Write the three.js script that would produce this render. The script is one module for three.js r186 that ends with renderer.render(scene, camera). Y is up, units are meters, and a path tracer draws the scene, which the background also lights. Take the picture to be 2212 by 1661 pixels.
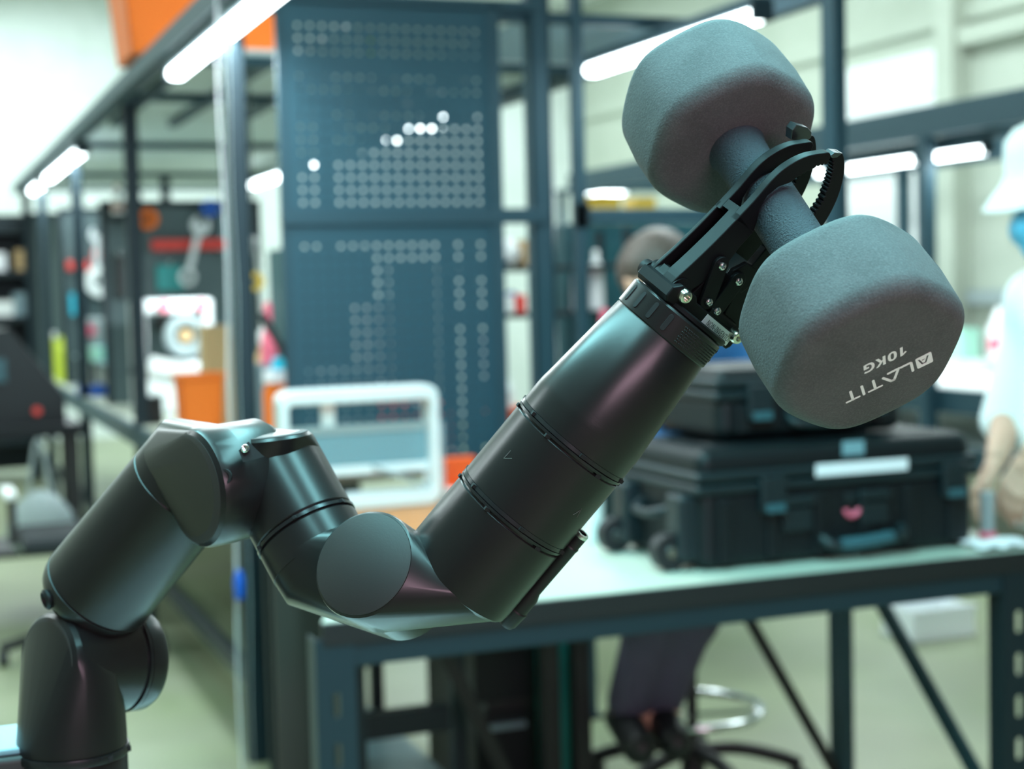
import * as THREE from 'three';
import { RoundedBoxGeometry } from 'three/addons/geometries/RoundedBoxGeometry.js';
import { ConvexGeometry } from 'three/addons/geometries/ConvexGeometry.js';
import { mergeGeometries, mergeVertices, toCreasedNormals } from 'three/addons/utils/BufferGeometryUtils.js';
import { MarchingCubes } from 'three/addons/objects/MarchingCubes.js';
import { FontLoader } from 'three/addons/loaders/FontLoader.js';
import { TextGeometry } from 'three/addons/geometries/TextGeometry.js';
import { RectAreaLightUniformsLib } from 'three/addons/lights/RectAreaLightUniformsLib.js';

// ---------------------------------------------------------------- camera, exposure, lights
const scene = new THREE.Scene();
scene.background = new THREE.Color(0x0a1014);
const renderer = new THREE.WebGLRenderer({ antialias: true });
renderer.toneMapping = THREE.LinearToneMapping;
renderer.toneMappingExposure = 1.8;
renderer.shadowMap.enabled = true;
RectAreaLightUniformsLib.init();
const camera = new THREE.PerspectiveCamera(27.45, 2212 / 1661, 0.05, 60);
camera.position.set(0, 1.4, 0);
camera.lookAt(0.3609, 1.4 - 0.0618, -0.9305);
camera.rotateZ(-0.025);
camera.focus = 1.03;
camera.userData.fStop = 5.5;

const STRIP = 34;          // radiance of the row lights' tubes
const HALL = 8;          // radiance of the hall's ceiling panels
const OVERHEAD = 15;        // radiance of the wide lights over the robot
const COOL_LIGHT = new THREE.Color(0.37, 0.94, 1.0);
const WHITE_LIGHT = new THREE.Color(0.84, 0.98, 1.0);
const WARM_LIGHT = new THREE.Color(1.0, 0.62, 0.80);

// ---------------------------------------------------------------- helpers
const V = (a) => new THREE.Vector3(a[0], a[1], a[2]);
const v3 = (x, y, z) => new THREE.Vector3(x, y, z);
let seed = 7;
const rnd = () => { seed = (seed * 1664525 + 1013904223) >>> 0; return seed / 4294967296; };
const rr = (a, b) => a + (b - a) * rnd();
const used = {};
function numbered(n) { used[n] = (used[n] ?? -1) + 1; return used[n] ? `${n}_${String(used[n]).padStart(3, '0')}` : n; }
function shadows(m) { m.castShadow = true; m.receiveShadow = true; return m; }
function thing(name, label, category, pos = [0, 0, 0], turn = 0, group) {
  const o = new THREE.Group(); o.name = numbered(name);
  o.position.set(pos[0], pos[1], pos[2]); o.rotation.y = turn;
  o.userData = { label, category }; if (group) o.userData.group = group;
  scene.add(o); return o;
}
function part(t, name, geo, mat, label) {
  const m = shadows(new THREE.Mesh(geo, mat)); m.name = name; if (label) m.userData.label = label; t.add(m); return m;
}
// geometry given in world coordinates, moved into the thing's frame (things without turn)
function partW(t, name, geo, mat, label, root = t) { geo.translate(-root.position.x, -root.position.y, -root.position.z); return part(t, name, geo, mat, label); }
function solo(name, label, category, geo, mat, pos = [0, 0, 0], turn = 0, group) {
  const m = shadows(new THREE.Mesh(geo, mat)); m.name = numbered(name); m.position.set(pos[0], pos[1], pos[2]); m.rotation.y = turn;
  m.userData = { label, category }; if (group) m.userData.group = group; scene.add(m); return m;
}
function struct(name, geo, mat) { const m = shadows(new THREE.Mesh(geo, mat)); m.name = name; m.userData.kind = 'structure'; scene.add(m); return m; }
const G = (list) => mergeGeometries(list.map((g) => { const h = g.index ? g.toNonIndexed() : g; for (const k of Object.keys(h.attributes)) if (!['position', 'normal', 'uv'].includes(k)) h.deleteAttribute(k); if (!h.attributes.uv) h.setAttribute('uv', new THREE.Float32BufferAttribute(new Float32Array(h.attributes.position.count * 2), 2)); return h; }));
// uv in metres, each triangle seen along its main axis
function uvBox(g, s = 1) {
  const h = g.index ? g.toNonIndexed() : g, p = h.attributes.position, uv = new Float32Array(p.count * 2);
  const a = v3(0, 0, 0), b = v3(0, 0, 0), c = v3(0, 0, 0);
  for (let i = 0; i < p.count; i += 3) {
    a.fromBufferAttribute(p, i); b.fromBufferAttribute(p, i + 1).sub(a); c.fromBufferAttribute(p, i + 2).sub(a); b.cross(c);
    const x = Math.abs(b.x), y = Math.abs(b.y), z = Math.abs(b.z);
    for (let k = i; k < i + 3; k++) {
      const [u, w] = x > y && x > z ? [p.getZ(k), p.getY(k)] : y > z ? [p.getX(k), p.getZ(k)] : [p.getX(k), p.getY(k)];
      uv[2 * k] = u * s; uv[2 * k + 1] = w * s;
    }
  }
  h.setAttribute('uv', new THREE.BufferAttribute(uv, 2)); return h;
}
function box(w, h, d, x = 0, y = 0, z = 0, r = 0) {
  const g = r ? new RoundedBoxGeometry(w, h, d, 3, Math.min(r, w / 2.01, h / 2.01, d / 2.01)) : new THREE.BoxGeometry(w, h, d);
  g.translate(x, y, z); return g;
}
// box by its limits
const lim = (x0, x1, y0, y1, z0, z1, r = 0) => box(Math.abs(x1 - x0), Math.abs(y1 - y0), Math.abs(z1 - z0), (x0 + x1) / 2, (y0 + y1) / 2, (z0 + z1) / 2, r);
const UPV = v3(0, 1, 0);
function along(g, p, dir) { g.applyQuaternion(new THREE.Quaternion().setFromUnitVectors(UPV, dir.clone().normalize())); g.translate(p.x, p.y, p.z); return g; }
function lathe(p, dir, profile, seg = 64) { return along(new THREE.LatheGeometry(profile.map(([t, r]) => new THREE.Vector2(Math.max(r, 0), t)), seg), p, dir); }
// creased normals at small sizes (the addon's tolerance is in whole units, so the shape is enlarged meanwhile)
const crease = (g, a) => toCreasedNormals(g.scale(2000, 2000, 2000), a).scale(1 / 2000, 1 / 2000, 1 / 2000);
// turned profile with hard edges: creased normals
function turned(p, dir, profile, seg = 72, angle = 0.55) { return along(crease(new THREE.LatheGeometry(profile.map(([t, r]) => new THREE.Vector2(Math.max(r, 0), t)), seg), angle), p, dir); }
function cyl(p, q, r0, r1 = r0, seg = 24) {
  const d = q.clone().sub(p), L = d.length();
  return turned(p, d, [[0, 0], [0, r0], [L, r1], [L, 0]], seg);
}
// bar of rectangular section between two points
function bar(p, q, w, h) {
  const d = q.clone().sub(p), g = new THREE.BoxGeometry(w, d.length(), h); return along(g, p.clone().add(q).multiplyScalar(0.5), d);
}
function tube(pts, r, seg = 48, rad = 10) { return new THREE.TubeGeometry(new THREE.CatmullRomCurve3(pts.map((p) => p.isVector3 ? p : V(p))), seg, r, rad); }
function ring(c, dir, r, n = 48) {
  const d = dir.clone().normalize(), a = Math.abs(d.y) < 0.9 ? v3(0, 1, 0) : v3(1, 0, 0), u = a.clone().cross(d).normalize(), w = d.clone().cross(u), out = [];
  for (let i = 0; i < n; i++) { const t = i / n * Math.PI * 2; out.push(c.clone().addScaledVector(u, Math.cos(t) * r).addScaledVector(w, Math.sin(t) * r)); }
  return out;
}
function hull(points, angle = 0.6) { return crease(new ConvexGeometry(points), angle); }
const on = (p, d, s) => p.clone().addScaledVector(d, s);
function extrude(pts, depth, bevel = 0, holes = []) {
  const s = new THREE.Shape(pts.map(([x, y]) => new THREE.Vector2(x, y)));
  for (const h of holes) s.holes.push(new THREE.Path(h.map(([x, y]) => new THREE.Vector2(x, y))));
  return new THREE.ExtrudeGeometry(s, { depth: depth - 2 * bevel, bevelEnabled: bevel > 0, bevelThickness: bevel, bevelSize: bevel, bevelOffset: -bevel, bevelSegments: 2, curveSegments: 12 }).translate(0, 0, bevel);
}
const oval = (x, y, w, h, n = 10) => { const o = []; const r = Math.min(w, h) / 2, dx = w / 2 - r, dy = h / 2 - r; for (let i = 0; i < n * 4; i++) { const t = i / (n * 4) * Math.PI * 2, c = Math.cos(t), s = Math.sin(t); o.push([x + c * r + Math.sign(c) * dx, y + s * r + Math.sign(s) * dy]); } return o; };
const circle = (x, y, r, n = 12) => Array.from({ length: n }, (_, i) => [x + Math.cos(i / n * 6.283185) * r, y + Math.sin(i / n * 6.283185) * r]);

// ---------------------------------------------------------------- procedural textures
function noiseTex(n, f, color) {
  const d = new Uint8Array(n * n * 4);
  for (let y = 0; y < n; y++) for (let x = 0; x < n; x++) { const c = f(x / n, y / n), i = (y * n + x) * 4; for (let k = 0; k < 3; k++) d[i + k] = Math.max(0, Math.min(255, 255 * (Array.isArray(c) ? c[k] : c))); d[i + 3] = 255; }
  const t = new THREE.DataTexture(d, n, n); t.wrapS = t.wrapT = THREE.RepeatWrapping; t.magFilter = THREE.LinearFilter; t.minFilter = THREE.LinearMipmapLinearFilter; t.generateMipmaps = true;
  if (color) t.colorSpace = THREE.SRGBColorSpace; t.needsUpdate = true; return t;
}
const perm = new Uint8Array(512); { const p = Array.from({ length: 256 }, (_, i) => i); for (let i = 255; i > 0; i--) { const j = Math.floor(rnd() * (i + 1)); [p[i], p[j]] = [p[j], p[i]]; } for (let i = 0; i < 512; i++) perm[i] = p[i & 255]; }
function vn(x, y, per) { // tiling value noise
  const xi = Math.floor(x), yi = Math.floor(y), xf = x - xi, yf = y - yi, h = (a, b) => perm[perm[((a % per) + per) % per] + ((b % per) + per) % per] / 255;
  const u = xf * xf * (3 - 2 * xf), w = yf * yf * (3 - 2 * yf);
  return (h(xi, yi) * (1 - u) + h(xi + 1, yi) * u) * (1 - w) + (h(xi, yi + 1) * (1 - u) + h(xi + 1, yi + 1) * u) * w;
}
const fbm = (x, y, per, o = 4) => { let s = 0, a = 0.5, t = 0; for (let i = 0; i < o; i++) { s += a * vn(x * per, y * per, per); t += a; a *= 0.5; per *= 2; } return s / t; };
const grainTex = noiseTex(512, (x, y) => 0.55 * vn(x * 128, y * 128, 128) + 0.45 * vn(x * 250, y * 250, 250));
const speckTex = noiseTex(512, (x, y) => { const n = fbm(x, y, 6, 3), g = vn(x * 170, y * 170, 170), b = 0.78 + 0.18 * n + 0.16 * g * g + (vn(x * 97, y * 97, 97) > 0.985 ? 0.12 : 0); return [b, b, b]; }, true);
const floorTex = noiseTex(512, (x, y) => { const n = fbm(x, y, 4, 6), m = fbm(x + 0.37, y + 0.11, 9, 4); const b = 0.66 + 0.3 * n; return [b * (0.97 + 0.05 * m), b, b * (0.86 + 0.1 * m)]; }, true);
const woodTex = noiseTex(256, (x, y) => { const n = fbm(x * 1, y, 3, 3), g = 0.5 + 0.5 * Math.sin((y * 34 + n * 6) * 3.1); return [0.72 + 0.1 * g, 0.52 + 0.08 * g, 0.32 + 0.06 * g]; }, true);
const wallTex = noiseTex(256, (x, y) => { const n = fbm(x, y, 5, 4); return [0.93 + 0.07 * n, 0.94 + 0.06 * n, 0.93 + 0.07 * n]; }, true);
const knurlTex = noiseTex(128, (x, y) => { const a = Math.abs(((x + y) * 16) % 1 - 0.5), b = Math.abs(((x - y + 2) * 16) % 1 - 0.5); return Math.min(a, b) * 2; });
floorTex.repeat.set(0.35, 0.35);

// ---------------------------------------------------------------- materials (linear base colours)
function mat(r, g, b, roughness = 0.6, metalness = 0, extra = {}) { const m = new THREE.MeshPhysicalMaterial({ roughness, metalness, ...extra }); m.color.setRGB(r, g, b); return m; }
const M = {
  arm: mat(0.017, 0.0155, 0.016, 0.3, 0.38, { bumpMap: grainTex, bumpScale: 0.00002 }),
  armCap: mat(0.022, 0.018, 0.018, 0.55, 0.1, { bumpMap: grainTex, bumpScale: 0.00003 }),
  armDark: mat(0.012, 0.012, 0.013, 0.45, 0.3),
  armRing: mat(0.03, 0.03, 0.032, 0.25, 0.6),
  hole: mat(0.004, 0.004, 0.005, 0.8),
  grip: mat(0.007, 0.007, 0.008, 0.46, 0.1, { specularIntensity: 0.32 }),
  gripSteel: mat(0.10, 0.11, 0.12, 0.3, 0.9),
  bolt: mat(0.72, 0.69, 0.6, 0.22, 1),
  screw: mat(0.6, 0.6, 0.6, 0.2, 1),
  caseEdge: mat(0.03, 0.1, 0.125, 0.45), label: mat(0.9, 0.9, 0.95, 0.6),
  ink: mat(0.03, 0.035, 0.05, 0.7),
  neoprene: mat(0.102, 0.10, 0.104, 0.82, 0, { map: speckTex, bumpMap: grainTex, bumpScale: 0.0003, sheen: 0.3, sheenRoughness: 0.6 }),
  handle: mat(0.032, 0.042, 0.055, 0.75, 0, { map: speckTex, bumpMap: grainTex, bumpScale: 0.0008 }),
  print: mat(0.88, 0.86, 0.86, 0.7),
  engrave: mat(0.16, 0.155, 0.15, 0.6, 0.4),
  steel: mat(0.021, 0.066, 0.092, 0.5, 0.2),
  steelMid: mat(0.010, 0.03, 0.042, 0.5, 0.2), board: mat(0.08, 0.12, 0.13, 0.6),
  steelDark: mat(0.006, 0.017, 0.024, 0.5, 0.2),
  peg: mat(0.019, 0.076, 0.108, 0.45, 0.1),
  deck: mat(0.6, 0.7, 0.7, 0.6, 0.1),
  floor: mat(0.43, 0.48, 0.37, 0.38, 0, { map: floorTex }),
  wallWhite: mat(0.86, 0.93, 0.92, 0.8, 0, { map: wallTex }),
  wallGreen: mat(0.52, 0.57, 0.49, 0.8, 0, { map: wallTex }),
  wallRose: mat(0.42, 0.26, 0.25, 0.9, 0, { map: wallTex }),
  ceiling: mat(0.75, 0.8, 0.78, 0.9),
  bench: mat(0.52, 0.55, 0.47, 0.45, 0, { map: wallTex }),
  wood: mat(0.75, 0.62, 0.5, 0.5, 0, { map: woodTex }),
  whitePlastic: mat(0.88, 0.92, 0.94, 0.3, 0, { clearcoat: 0.4 }),
  greyPanel: mat(0.20, 0.36, 0.42, 0.4),
  caseBlack: mat(0.002, 0.006, 0.008, 0.5, 0, { specularIntensity: 0.7 }),
  casePlastic: mat(0.004, 0.014, 0.018, 0.45),
  chrome: mat(0.8, 0.84, 0.86, 0.12, 1),
  black: mat(0.008, 0.01, 0.012, 0.5),
  blackSoft: mat(0.012, 0.018, 0.022, 0.8),
  orange: mat(0.95, 0.19, 0.01, 0.55), orangeDeep: mat(0.9, 0.12, 0.015, 0.5),
  red: mat(0.75, 0.06, 0.05, 0.5), pink: mat(0.85, 0.16, 0.25, 0.5), yellow: mat(0.72, 0.48, 0.05, 0.5), lime: mat(0.55, 0.65, 0.05, 0.5),
  blue: mat(0.01, 0.12, 0.62, 0.4), cyan: mat(0.02, 0.5, 0.7, 0.4), teal: mat(0.02, 0.3, 0.3, 0.5), tealDark: mat(0.012, 0.10, 0.13, 0.5), mint: mat(0.4, 0.75, 0.6, 0.5), green: mat(0.05, 0.25, 0.08, 0.6),
  white: mat(0.85, 0.88, 0.88, 0.5), grey: mat(0.35, 0.42, 0.43, 0.5), greyBlue: mat(0.2, 0.3, 0.34, 0.4, 0.3), card: mat(0.62, 0.42, 0.22, 0.8), brown: mat(0.28, 0.1, 0.05, 0.6),
  wrenchSteel: mat(0.74, 0.78, 0.8, 0.38, 0.35), lips: mat(0.45, 0.16, 0.14, 0.5),
  skin: mat(0.62, 0.36, 0.26, 0.55), hair: mat(0.075, 0.05, 0.04, 0.6), coat: mat(0.88, 0.92, 0.92, 0.75), mask: mat(0.12, 0.5, 0.75, 0.7), jacket: mat(0.01, 0.09, 0.24, 0.7), olive: mat(0.22, 0.24, 0.1, 0.8), trousers: mat(0.07, 0.065, 0.11, 0.8),
  clearPlastic: mat(0.85, 0.95, 0.98, 0.12, 0, { transmission: 0.7, thickness: 0 }),
  glass: mat(0.9, 0.97, 1.0, 0.05, 0, { transmission: 1, thickness: 0 }),
};
function glow(strength, c = WHITE_LIGHT) { const m = new THREE.MeshStandardMaterial({ color: 0xffffff, roughness: 0.5 }); m.emissive = c.clone(); m.emissiveIntensity = strength; return m; }
M.stripGlow = glow(7); M.coolGlow = glow(3, COOL_LIGHT); M.panelGlow = glow(3); M.warmGlow = glow(2, WARM_LIGHT);
const font = await new FontLoader().loadAsync('fonts/droid/droid_sans_bold.typeface.json');
const fontThin = await new FontLoader().loadAsync('fonts/droid/droid_sans_regular.typeface.json');

// ---------------------------------------------------------------- the setting
{
  const X0 = -5, X1 = 7, Z0 = 3.6, Z1 = -16, H = 4.4;
  struct('floor', uvBox(lim(X0 - 0.2, X1 + 0.2, -0.15, 0, Z1 - 0.2, Z0 + 0.2)), M.floor);
  struct('ceiling', lim(X0 - 0.2, X1 + 0.2, H, H + 0.15, Z1 - 0.2, Z0 + 0.2), M.ceiling);
  struct('wall_back', uvBox(lim(X0, X1, 0, H, Z1 - 0.2, Z1)), M.wallWhite);
  struct('wall_right', uvBox(lim(X1, X1 + 0.2, 0, H, Z1, Z0)), M.wallGreen);
  struct('wall_left', uvBox(lim(X0 - 0.2, X0, 0, H, Z1, Z0)), M.wallGreen);
  struct('wall_front', uvBox(lim(X0, X1, 0, H, Z0, Z0 + 0.2)), M.wallRose);
  // right wall: mouldings, white roller door, and a column with a recess
  struct('trim_1', lim(X1 - 0.05, X1, 3.16, 3.28, Z1, -2), M.wallGreen);
  const door = struct('door_1', lim(X1 - 0.03, X1, 0, 3.02, -10.75, -9.35), M.white);
  for (let i = 0; i < 10; i++) { const s = new THREE.Mesh(lim(X1 - 0.045, X1 - 0.03, 0.02 + i * 0.3, 0.3 + i * 0.3, -10.72, -9.38, 0.004), M.white); shadows(s); s.name = 'panel'; door.add(s); }
  const col = struct('trim_2', lim(X1 - 0.16, X1, 0, 3.4, -9.3, -9.1), M.wallGreen);
  struct('trim_3', lim(X1 - 0.12, X1, 2.98, 3.1, -9.1, -4), M.wallGreen);
  struct('trim_4', lim(X1 - 0.06, X1, 1.2, 1.3, -9.1, -4), M.grey);
}

// ---------------------------------------------------------------- hall lighting
function areaLight(w, d, pos, radiance, color, downTo) {
  const l = new THREE.RectAreaLight(color, radiance, w, d); l.position.copy(pos); l.lookAt(downTo); l.castShadow = true; scene.add(l); return l;
}
const hallSpots = [];
for (const x of [-3, 1, 5]) for (const z of [-5.2, -8.2, -11.2, -14.2]) hallSpots.push([x, z]);
hallSpots.forEach(([x, z], i) => {
  const where = ['left side', 'middle', 'right side'][Math.floor(i / 4)], row = ['front', 'second', 'third', 'rear'][i % 4];
  const t = thing('ceiling_light', `square white ceiling panel light of the ${row} row on the hall's ${where}`, 'ceiling light', [x, 4.36, z], 0, 'ceiling panel lights of the hall');
  part(t, 'frame', G([box(1.26, 0.07, 0.03, 0, 0, 0.615), box(1.26, 0.07, 0.03, 0, 0, -0.615), box(0.03, 0.07, 1.2, 0.615, 0, 0), box(0.03, 0.07, 1.2, -0.615, 0, 0)]), M.white);
  part(t, 'diffuser', box(1.2, 0.02, 1.2, 0, -0.005, 0), M.panelGlow);
  areaLight(1.18, 1.18, v3(x, 4.335, z), HALL, WHITE_LIGHT, v3(x, 0, z));
});
{ // warm wall lamp on the rear wall behind the camera
  const t = thing('wall_lamp', 'warm pink wall lamp behind the camera', 'lamp', [0.5, 2.1, 3.55]);
  part(t, 'housing', box(2.54, 1.14, 0.06, 0, 0, 0, 0.01), M.white);
  part(t, 'diffuser', box(2.44, 1.04, 0.02, 0, 0, -0.035), M.warmGlow);
  areaLight(2.4, 1.0, v3(0.5, 2.1, 3.49), 7.6, WARM_LIGHT, v3(0.5, 1.6, 0));
}
// strip lights under the racks: housing, tube, end caps
function strip(x, y, z0, z1, label, group, power = STRIP) {
  const L = Math.abs(z1 - z0), z = (z0 + z1) / 2;
  const t = thing('strip_light', label, 'strip light', [x, y, z], 0, group);
  part(t, 'housing', box(0.07, 0.035, L, 0, 0.035, 0, 0.006), M.steel);
  part(t, 'tube', box(0.06, 0.04, L - 0.03, 0, 0.0, 0, 0.018), M.stripGlow);
  if (y > 2.5) for (const q of [-0.4, 0.4]) part(t, 'hanger', cyl(v3(0, 0.05, q * L), v3(0, 4.4 - y, q * L), 0.003, 0.003, 8), M.chrome);
  part(t, 'end_cap', box(0.07, 0.06, 0.014, 0, 0.01, L / 2), M.steelMid); part(t, 'end_cap', box(0.07, 0.06, 0.014, 0, 0.01, -L / 2), M.steelMid);
  areaLight(0.055, L - 0.04, v3(x, y - 0.024, z), power, WHITE_LIGHT, v3(x, 0, z));
}
const lg = 'strip lights under the rack beams';
// wide hanging lights over the robot, above the picture
for (const [x, z, w] of [[-0.1, -1.25, 'left'], [0.95, -1.25, 'right']]) {
  const t = thing('hanging_light', `${w} wide hanging light above the robot arm, out of the picture`, 'hanging light', [x, 2.8, z], 0, 'wide hanging lights above the robot');
  part(t, 'housing', box(0.34, 0.06, 2.9, 0, 0.04, 0, 0.01), M.white); part(t, 'diffuser', box(0.3, 0.014, 2.84, 0, 0.004, 0, 0.004), M.coolGlow);
  for (const q of [-0.7, 0.7]) part(t, 'hanger', cyl(v3(0, 0.07, q), v3(0, 1.6, q), 0.003, 0.003, 8), M.chrome);
  areaLight(0.29, 2.82, v3(x, 2.79, z), OVERHEAD, COOL_LIGHT, v3(x, 0, z));
}
strip(0.92, 2.155, -3.2, -5.5, 'long glowing strip light under the slanting beam at top left', lg);
strip(0.92, 2.155, -8.4, -10.4, 'glowing strip light under the far end of the left rack beam', lg);
strip(0.92, 2.155, -10.8, -11.6, 'short glowing strip light, furthest under the left rack beam', lg);
strip(2.32, 2.155, -3.95, -5.15, 'broad glowing strip light above the upper dumbbell head', lg);
strip(2.34, 2.155, -6.6, -7.65, 'strip light shining through the upper pegboard holes', lg);
strip(2.35, 2.155, -8.95, -9.3, 'short strip light glimpsed through a single pegboard hole', lg);
strip(2.35, 2.155, -10.0, -11.0, 'bright strip light between the upright and the pegboard', lg);
strip(4.9, 2.0, -6.8, -7.75, 'strip light seen right of the gripper jaws under the dark beam', lg);
strip(4.9, 2.0, -6.25, -6.7, 'short strip light between the far post and the white hat', lg);
strip(5.55, 2.155, -11.6, -12.6, 'strip light left of the upper dumbbell head', lg);
// ---------------------------------------------------------------- robot arm (world coordinates, moved into the arm's frame)
{
  const arm = thing('robot_arm', 'matte black jointed robot arm raising a dumbbell over the workbench', 'robot arm', [0.113, 0.8, -1.279]);
  const P = (n, g, m, l) => partW(arm, n, g, m, l);
  const sub = (p, n, g, m, l) => partW(p, n, g, m, l, arm);
  // base column and connector box
  const colC = v3(0.1133, 0, -1.2793);
  const column = P('base_column', turned(v3(colC.x, 0.8, colC.z), UPV, [[0, 0], [0, 0.056], [0.02, 0.056], [0.025, 0.0425], [0.235, 0.0425], [0.238, 0.041], [0.238, 0]]), M.arm);
  sub(column, 'seam_ring', turned(v3(colC.x, 1.0375, colC.z), UPV, [[0, 0.038], [0, 0.0438], [0.003, 0.0445], [0.0065, 0.0438], [0.0065, 0.038]]), M.armRing);
  for (const a of [0.6, 1.25, 2.1]) sub(column, 'notch', box(0.004, 0.004, 0.003, colC.x + Math.sin(a) * 0.0438, 1.0405, colC.z + Math.cos(a) * 0.0438), M.hole);
  sub(column, 'emblem', along(new THREE.TorusGeometry(0.013, 0.0012, 8, 40, 2.6).rotateX(-Math.PI / 2), v3(colC.x + 0.006, 0.995, colC.z + 0.0425), v3(0.1, 0, 1)), M.armDark);
  const bb = P('connector_box', lim(0.0, 0.092, 0.95, 1.0455, -1.345, -1.262, 0.005), M.armCap);
  sub(bb, 'lid', lim(0.001, 0.082, 1.0455, 1.051, -1.343, -1.268, 0.002), M.greyPanel);
  // shoulder: column top mitred into the lying cylinder
  const c2 = v3(0.0957, 1.1119, -1.2758), c2d = v3(0.8844, -0.1319, -0.4477).normalize();
  const sh = P('shoulder_housing', hull([...ring(v3(colC.x, 1.0444, colC.z), UPV, 0.0425, 72), ...ring(v3(colC.x, 1.052, colC.z), UPV, 0.0425, 72), ...ring(v3(colC.x, 1.104, colC.z), UPV, 0.041, 72).filter((q) => q.clone().sub(c2).dot(c2d) > 0.004), ...ring(c2, c2d, 0.0375, 72), ...ring(on(c2, c2d, 0.0025), c2d, 0.0405, 72), ...ring(on(c2, c2d, 0.007), c2d, 0.042, 72)], 0.45), M.arm);
  sub(sh, 'cap', turned(on(c2, c2d, 0.004), c2d.clone().negate(), [[0, 0.0375], [0.0042, 0.0372], [0.0046, 0.0364], [0.0048, 0]]), M.armCap);
  const sb = P('shoulder_barrel', turned(c2, c2d, [[0.008, 0], [0.008, 0.042], [0.0655, 0.042], [0.0665, 0.0405], [0.0665, 0]]), M.arm);
  sub(sb, 'joint_ring', turned(c2, c2d, [[0.066, 0.03], [0.066, 0.0404], [0.0685, 0.0404], [0.069, 0.0425], [0.0715, 0.0425], [0.072, 0.03]]), M.armRing);
  P('shoulder_flange', turned(c2, c2d, [[0.0715, 0], [0.0715, 0.0405], [0.0725, 0.0422], [0.083, 0.0422], [0.0875, 0.040], [0.090, 0.035], [0.0905, 0]]), M.arm);
  // upper arm tube
  const l2 = v3(0.1392, 1.1652, -1.2933), l2d = v3(0.5107, 0.713, 0.4804).normalize();
  P('shoulder_neck', hull([...ring(on(c2, c2d, 0.078), c2d, 0.036), ...ring(on(c2, c2d, 0.086), c2d, 0.034), ...ring(l2.clone().add(v3(0.012, 0.002, -0.006)), l2d, 0.03)]), M.arm);
  const ua = P('upper_arm', turned(l2, l2d, [[0.0015, 0], [0.0015, 0.0446], [0.0025, 0.0457], [0.120, 0.0437], [0.1208, 0.0429], [0.1216, 0.0437], [0.133, 0.0437], [0.133, 0]], 96), M.arm);
  sub(ua, 'end_cap', turned(l2, l2d, [[-0.021, 0], [-0.0205, 0.032], [-0.018, 0.038], [-0.012, 0.0427], [-0.006, 0.0449], [0.0005, 0.0457], [0.0012, 0.0446], [0.0012, 0]], 96), M.arm);
  sub(ua, 'bore', turned(v3(0.1005, 1.1645, -1.2765), v3(-0.9, -0.2, 0.2), [[0, 0], [0, 0.0075], [0.003, 0.0085], [0.005, 0.0065], [0.002, 0.0055], [0.002, 0]], 32), M.armDark);
  // elbow: tube mitred into the cross cylinder with its oval cap
  const c3 = v3(0.1955, 1.2577, -1.1587), c3d = v3(0.9421, 0.0602, -0.3299).normalize();
  const leftUp = v3(-0.693, 0.651, -0.312).normalize(), rightOf = (c, d, pts, lim0) => pts.filter((q) => q.clone().sub(c).dot(d) > lim0);
  const el = P('elbow_housing', hull([...ring(on(l2, l2d, 0.132), l2d, 0.0436, 72), ...rightOf(l2, leftUp, ring(on(l2, l2d, 0.152), l2d, 0.0437, 72), 0.006), ...ring(c3, c3d, 0.0405, 72), ...ring(on(c3, c3d, 0.0025), c3d, 0.0435, 72), ...ring(on(c3, c3d, 0.0065), c3d, 0.045, 72), ...ring(on(c3, c3d, 0.025), c3d, 0.045, 72)], 0.45), M.arm);
  sub(el, 'cap', turned(on(c3, c3d, 0.004), c3d.clone().negate(), [[0, 0.0405], [0.0042, 0.0402], [0.0046, 0.0394], [0.0048, 0]]), M.armCap);
  const j4 = v3(0.2755, 1.2229, -1.1409), j4d = v3(0.3038, -0.793, 0.5281).normalize();
  P('elbow_barrel', turned(c3, c3d, [[0.02, 0], [0.02, 0.0445], [0.058, 0.0445], [0.064, 0.041], [0.066, 0]]), M.arm);
  const td = v3(0.2568, 1.294, -1.158), tdn = v3(-0.08, 1, -0.02).normalize();
  const fh = P('forearm_elbow_housing', hull([...ring(on(j4, j4d, -0.0625), j4d, 0.039, 72), ...ring(on(j4, j4d, -0.05), j4d, 0.0388, 72), ...ring(on(c3, c3d, 0.05), c3d, 0.034), ...ring(on(c3, c3d, 0.054), c3d, 0.0375), ...ring(on(c3, c3d, 0.062), c3d, 0.0375), ...ring(td, tdn, 0.0265), ...ring(on(td, tdn, -0.002), tdn, 0.0285)], 0.5), M.arm);
  sub(fh, 'cap', turned(on(td, tdn, -0.001), tdn, [[0, 0.0265], [0.0016, 0.026], [0.002, 0.025], [0.002, 0]]), M.armCap);
  sub(fh, 'notch', hull([[0.2215, 1.2885, -1.1135], [0.2285, 1.2945, -1.1130], [0.2385, 1.2835, -1.1070], [0.2305, 1.2850, -1.1280], [0.2235, 1.2805, -1.1090]].map(V), 0.3), M.hole);
  sub(fh, 'screw', turned(v3(0.2262, 1.2893, -1.1115), v3(-0.4, 0.4, 0.82), [[0, 0], [0, 0.0032], [0.002, 0.0032], [0.0034, 0.0022], [0.003, 0.0012], [0.002, 0]], 20), M.screw);
  sub(fh, 'bore', turned(v3(0.2125, 1.2692, -1.1225), v3(-0.5, 0.1, 0.85), [[0, 0.002], [0, 0.006], [0.0022, 0.0058], [0.0022, 0.004], [0.0005, 0.0035], [0.0005, 0]], 24), M.hole);
  // first forearm tube
  P('forearm_tube', turned(j4, j4d, [[-0.063, 0], [-0.063, 0.039], [-0.0035, 0.039], [-0.0025, 0.0382], [-0.0025, 0]], 96), M.arm);
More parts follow.
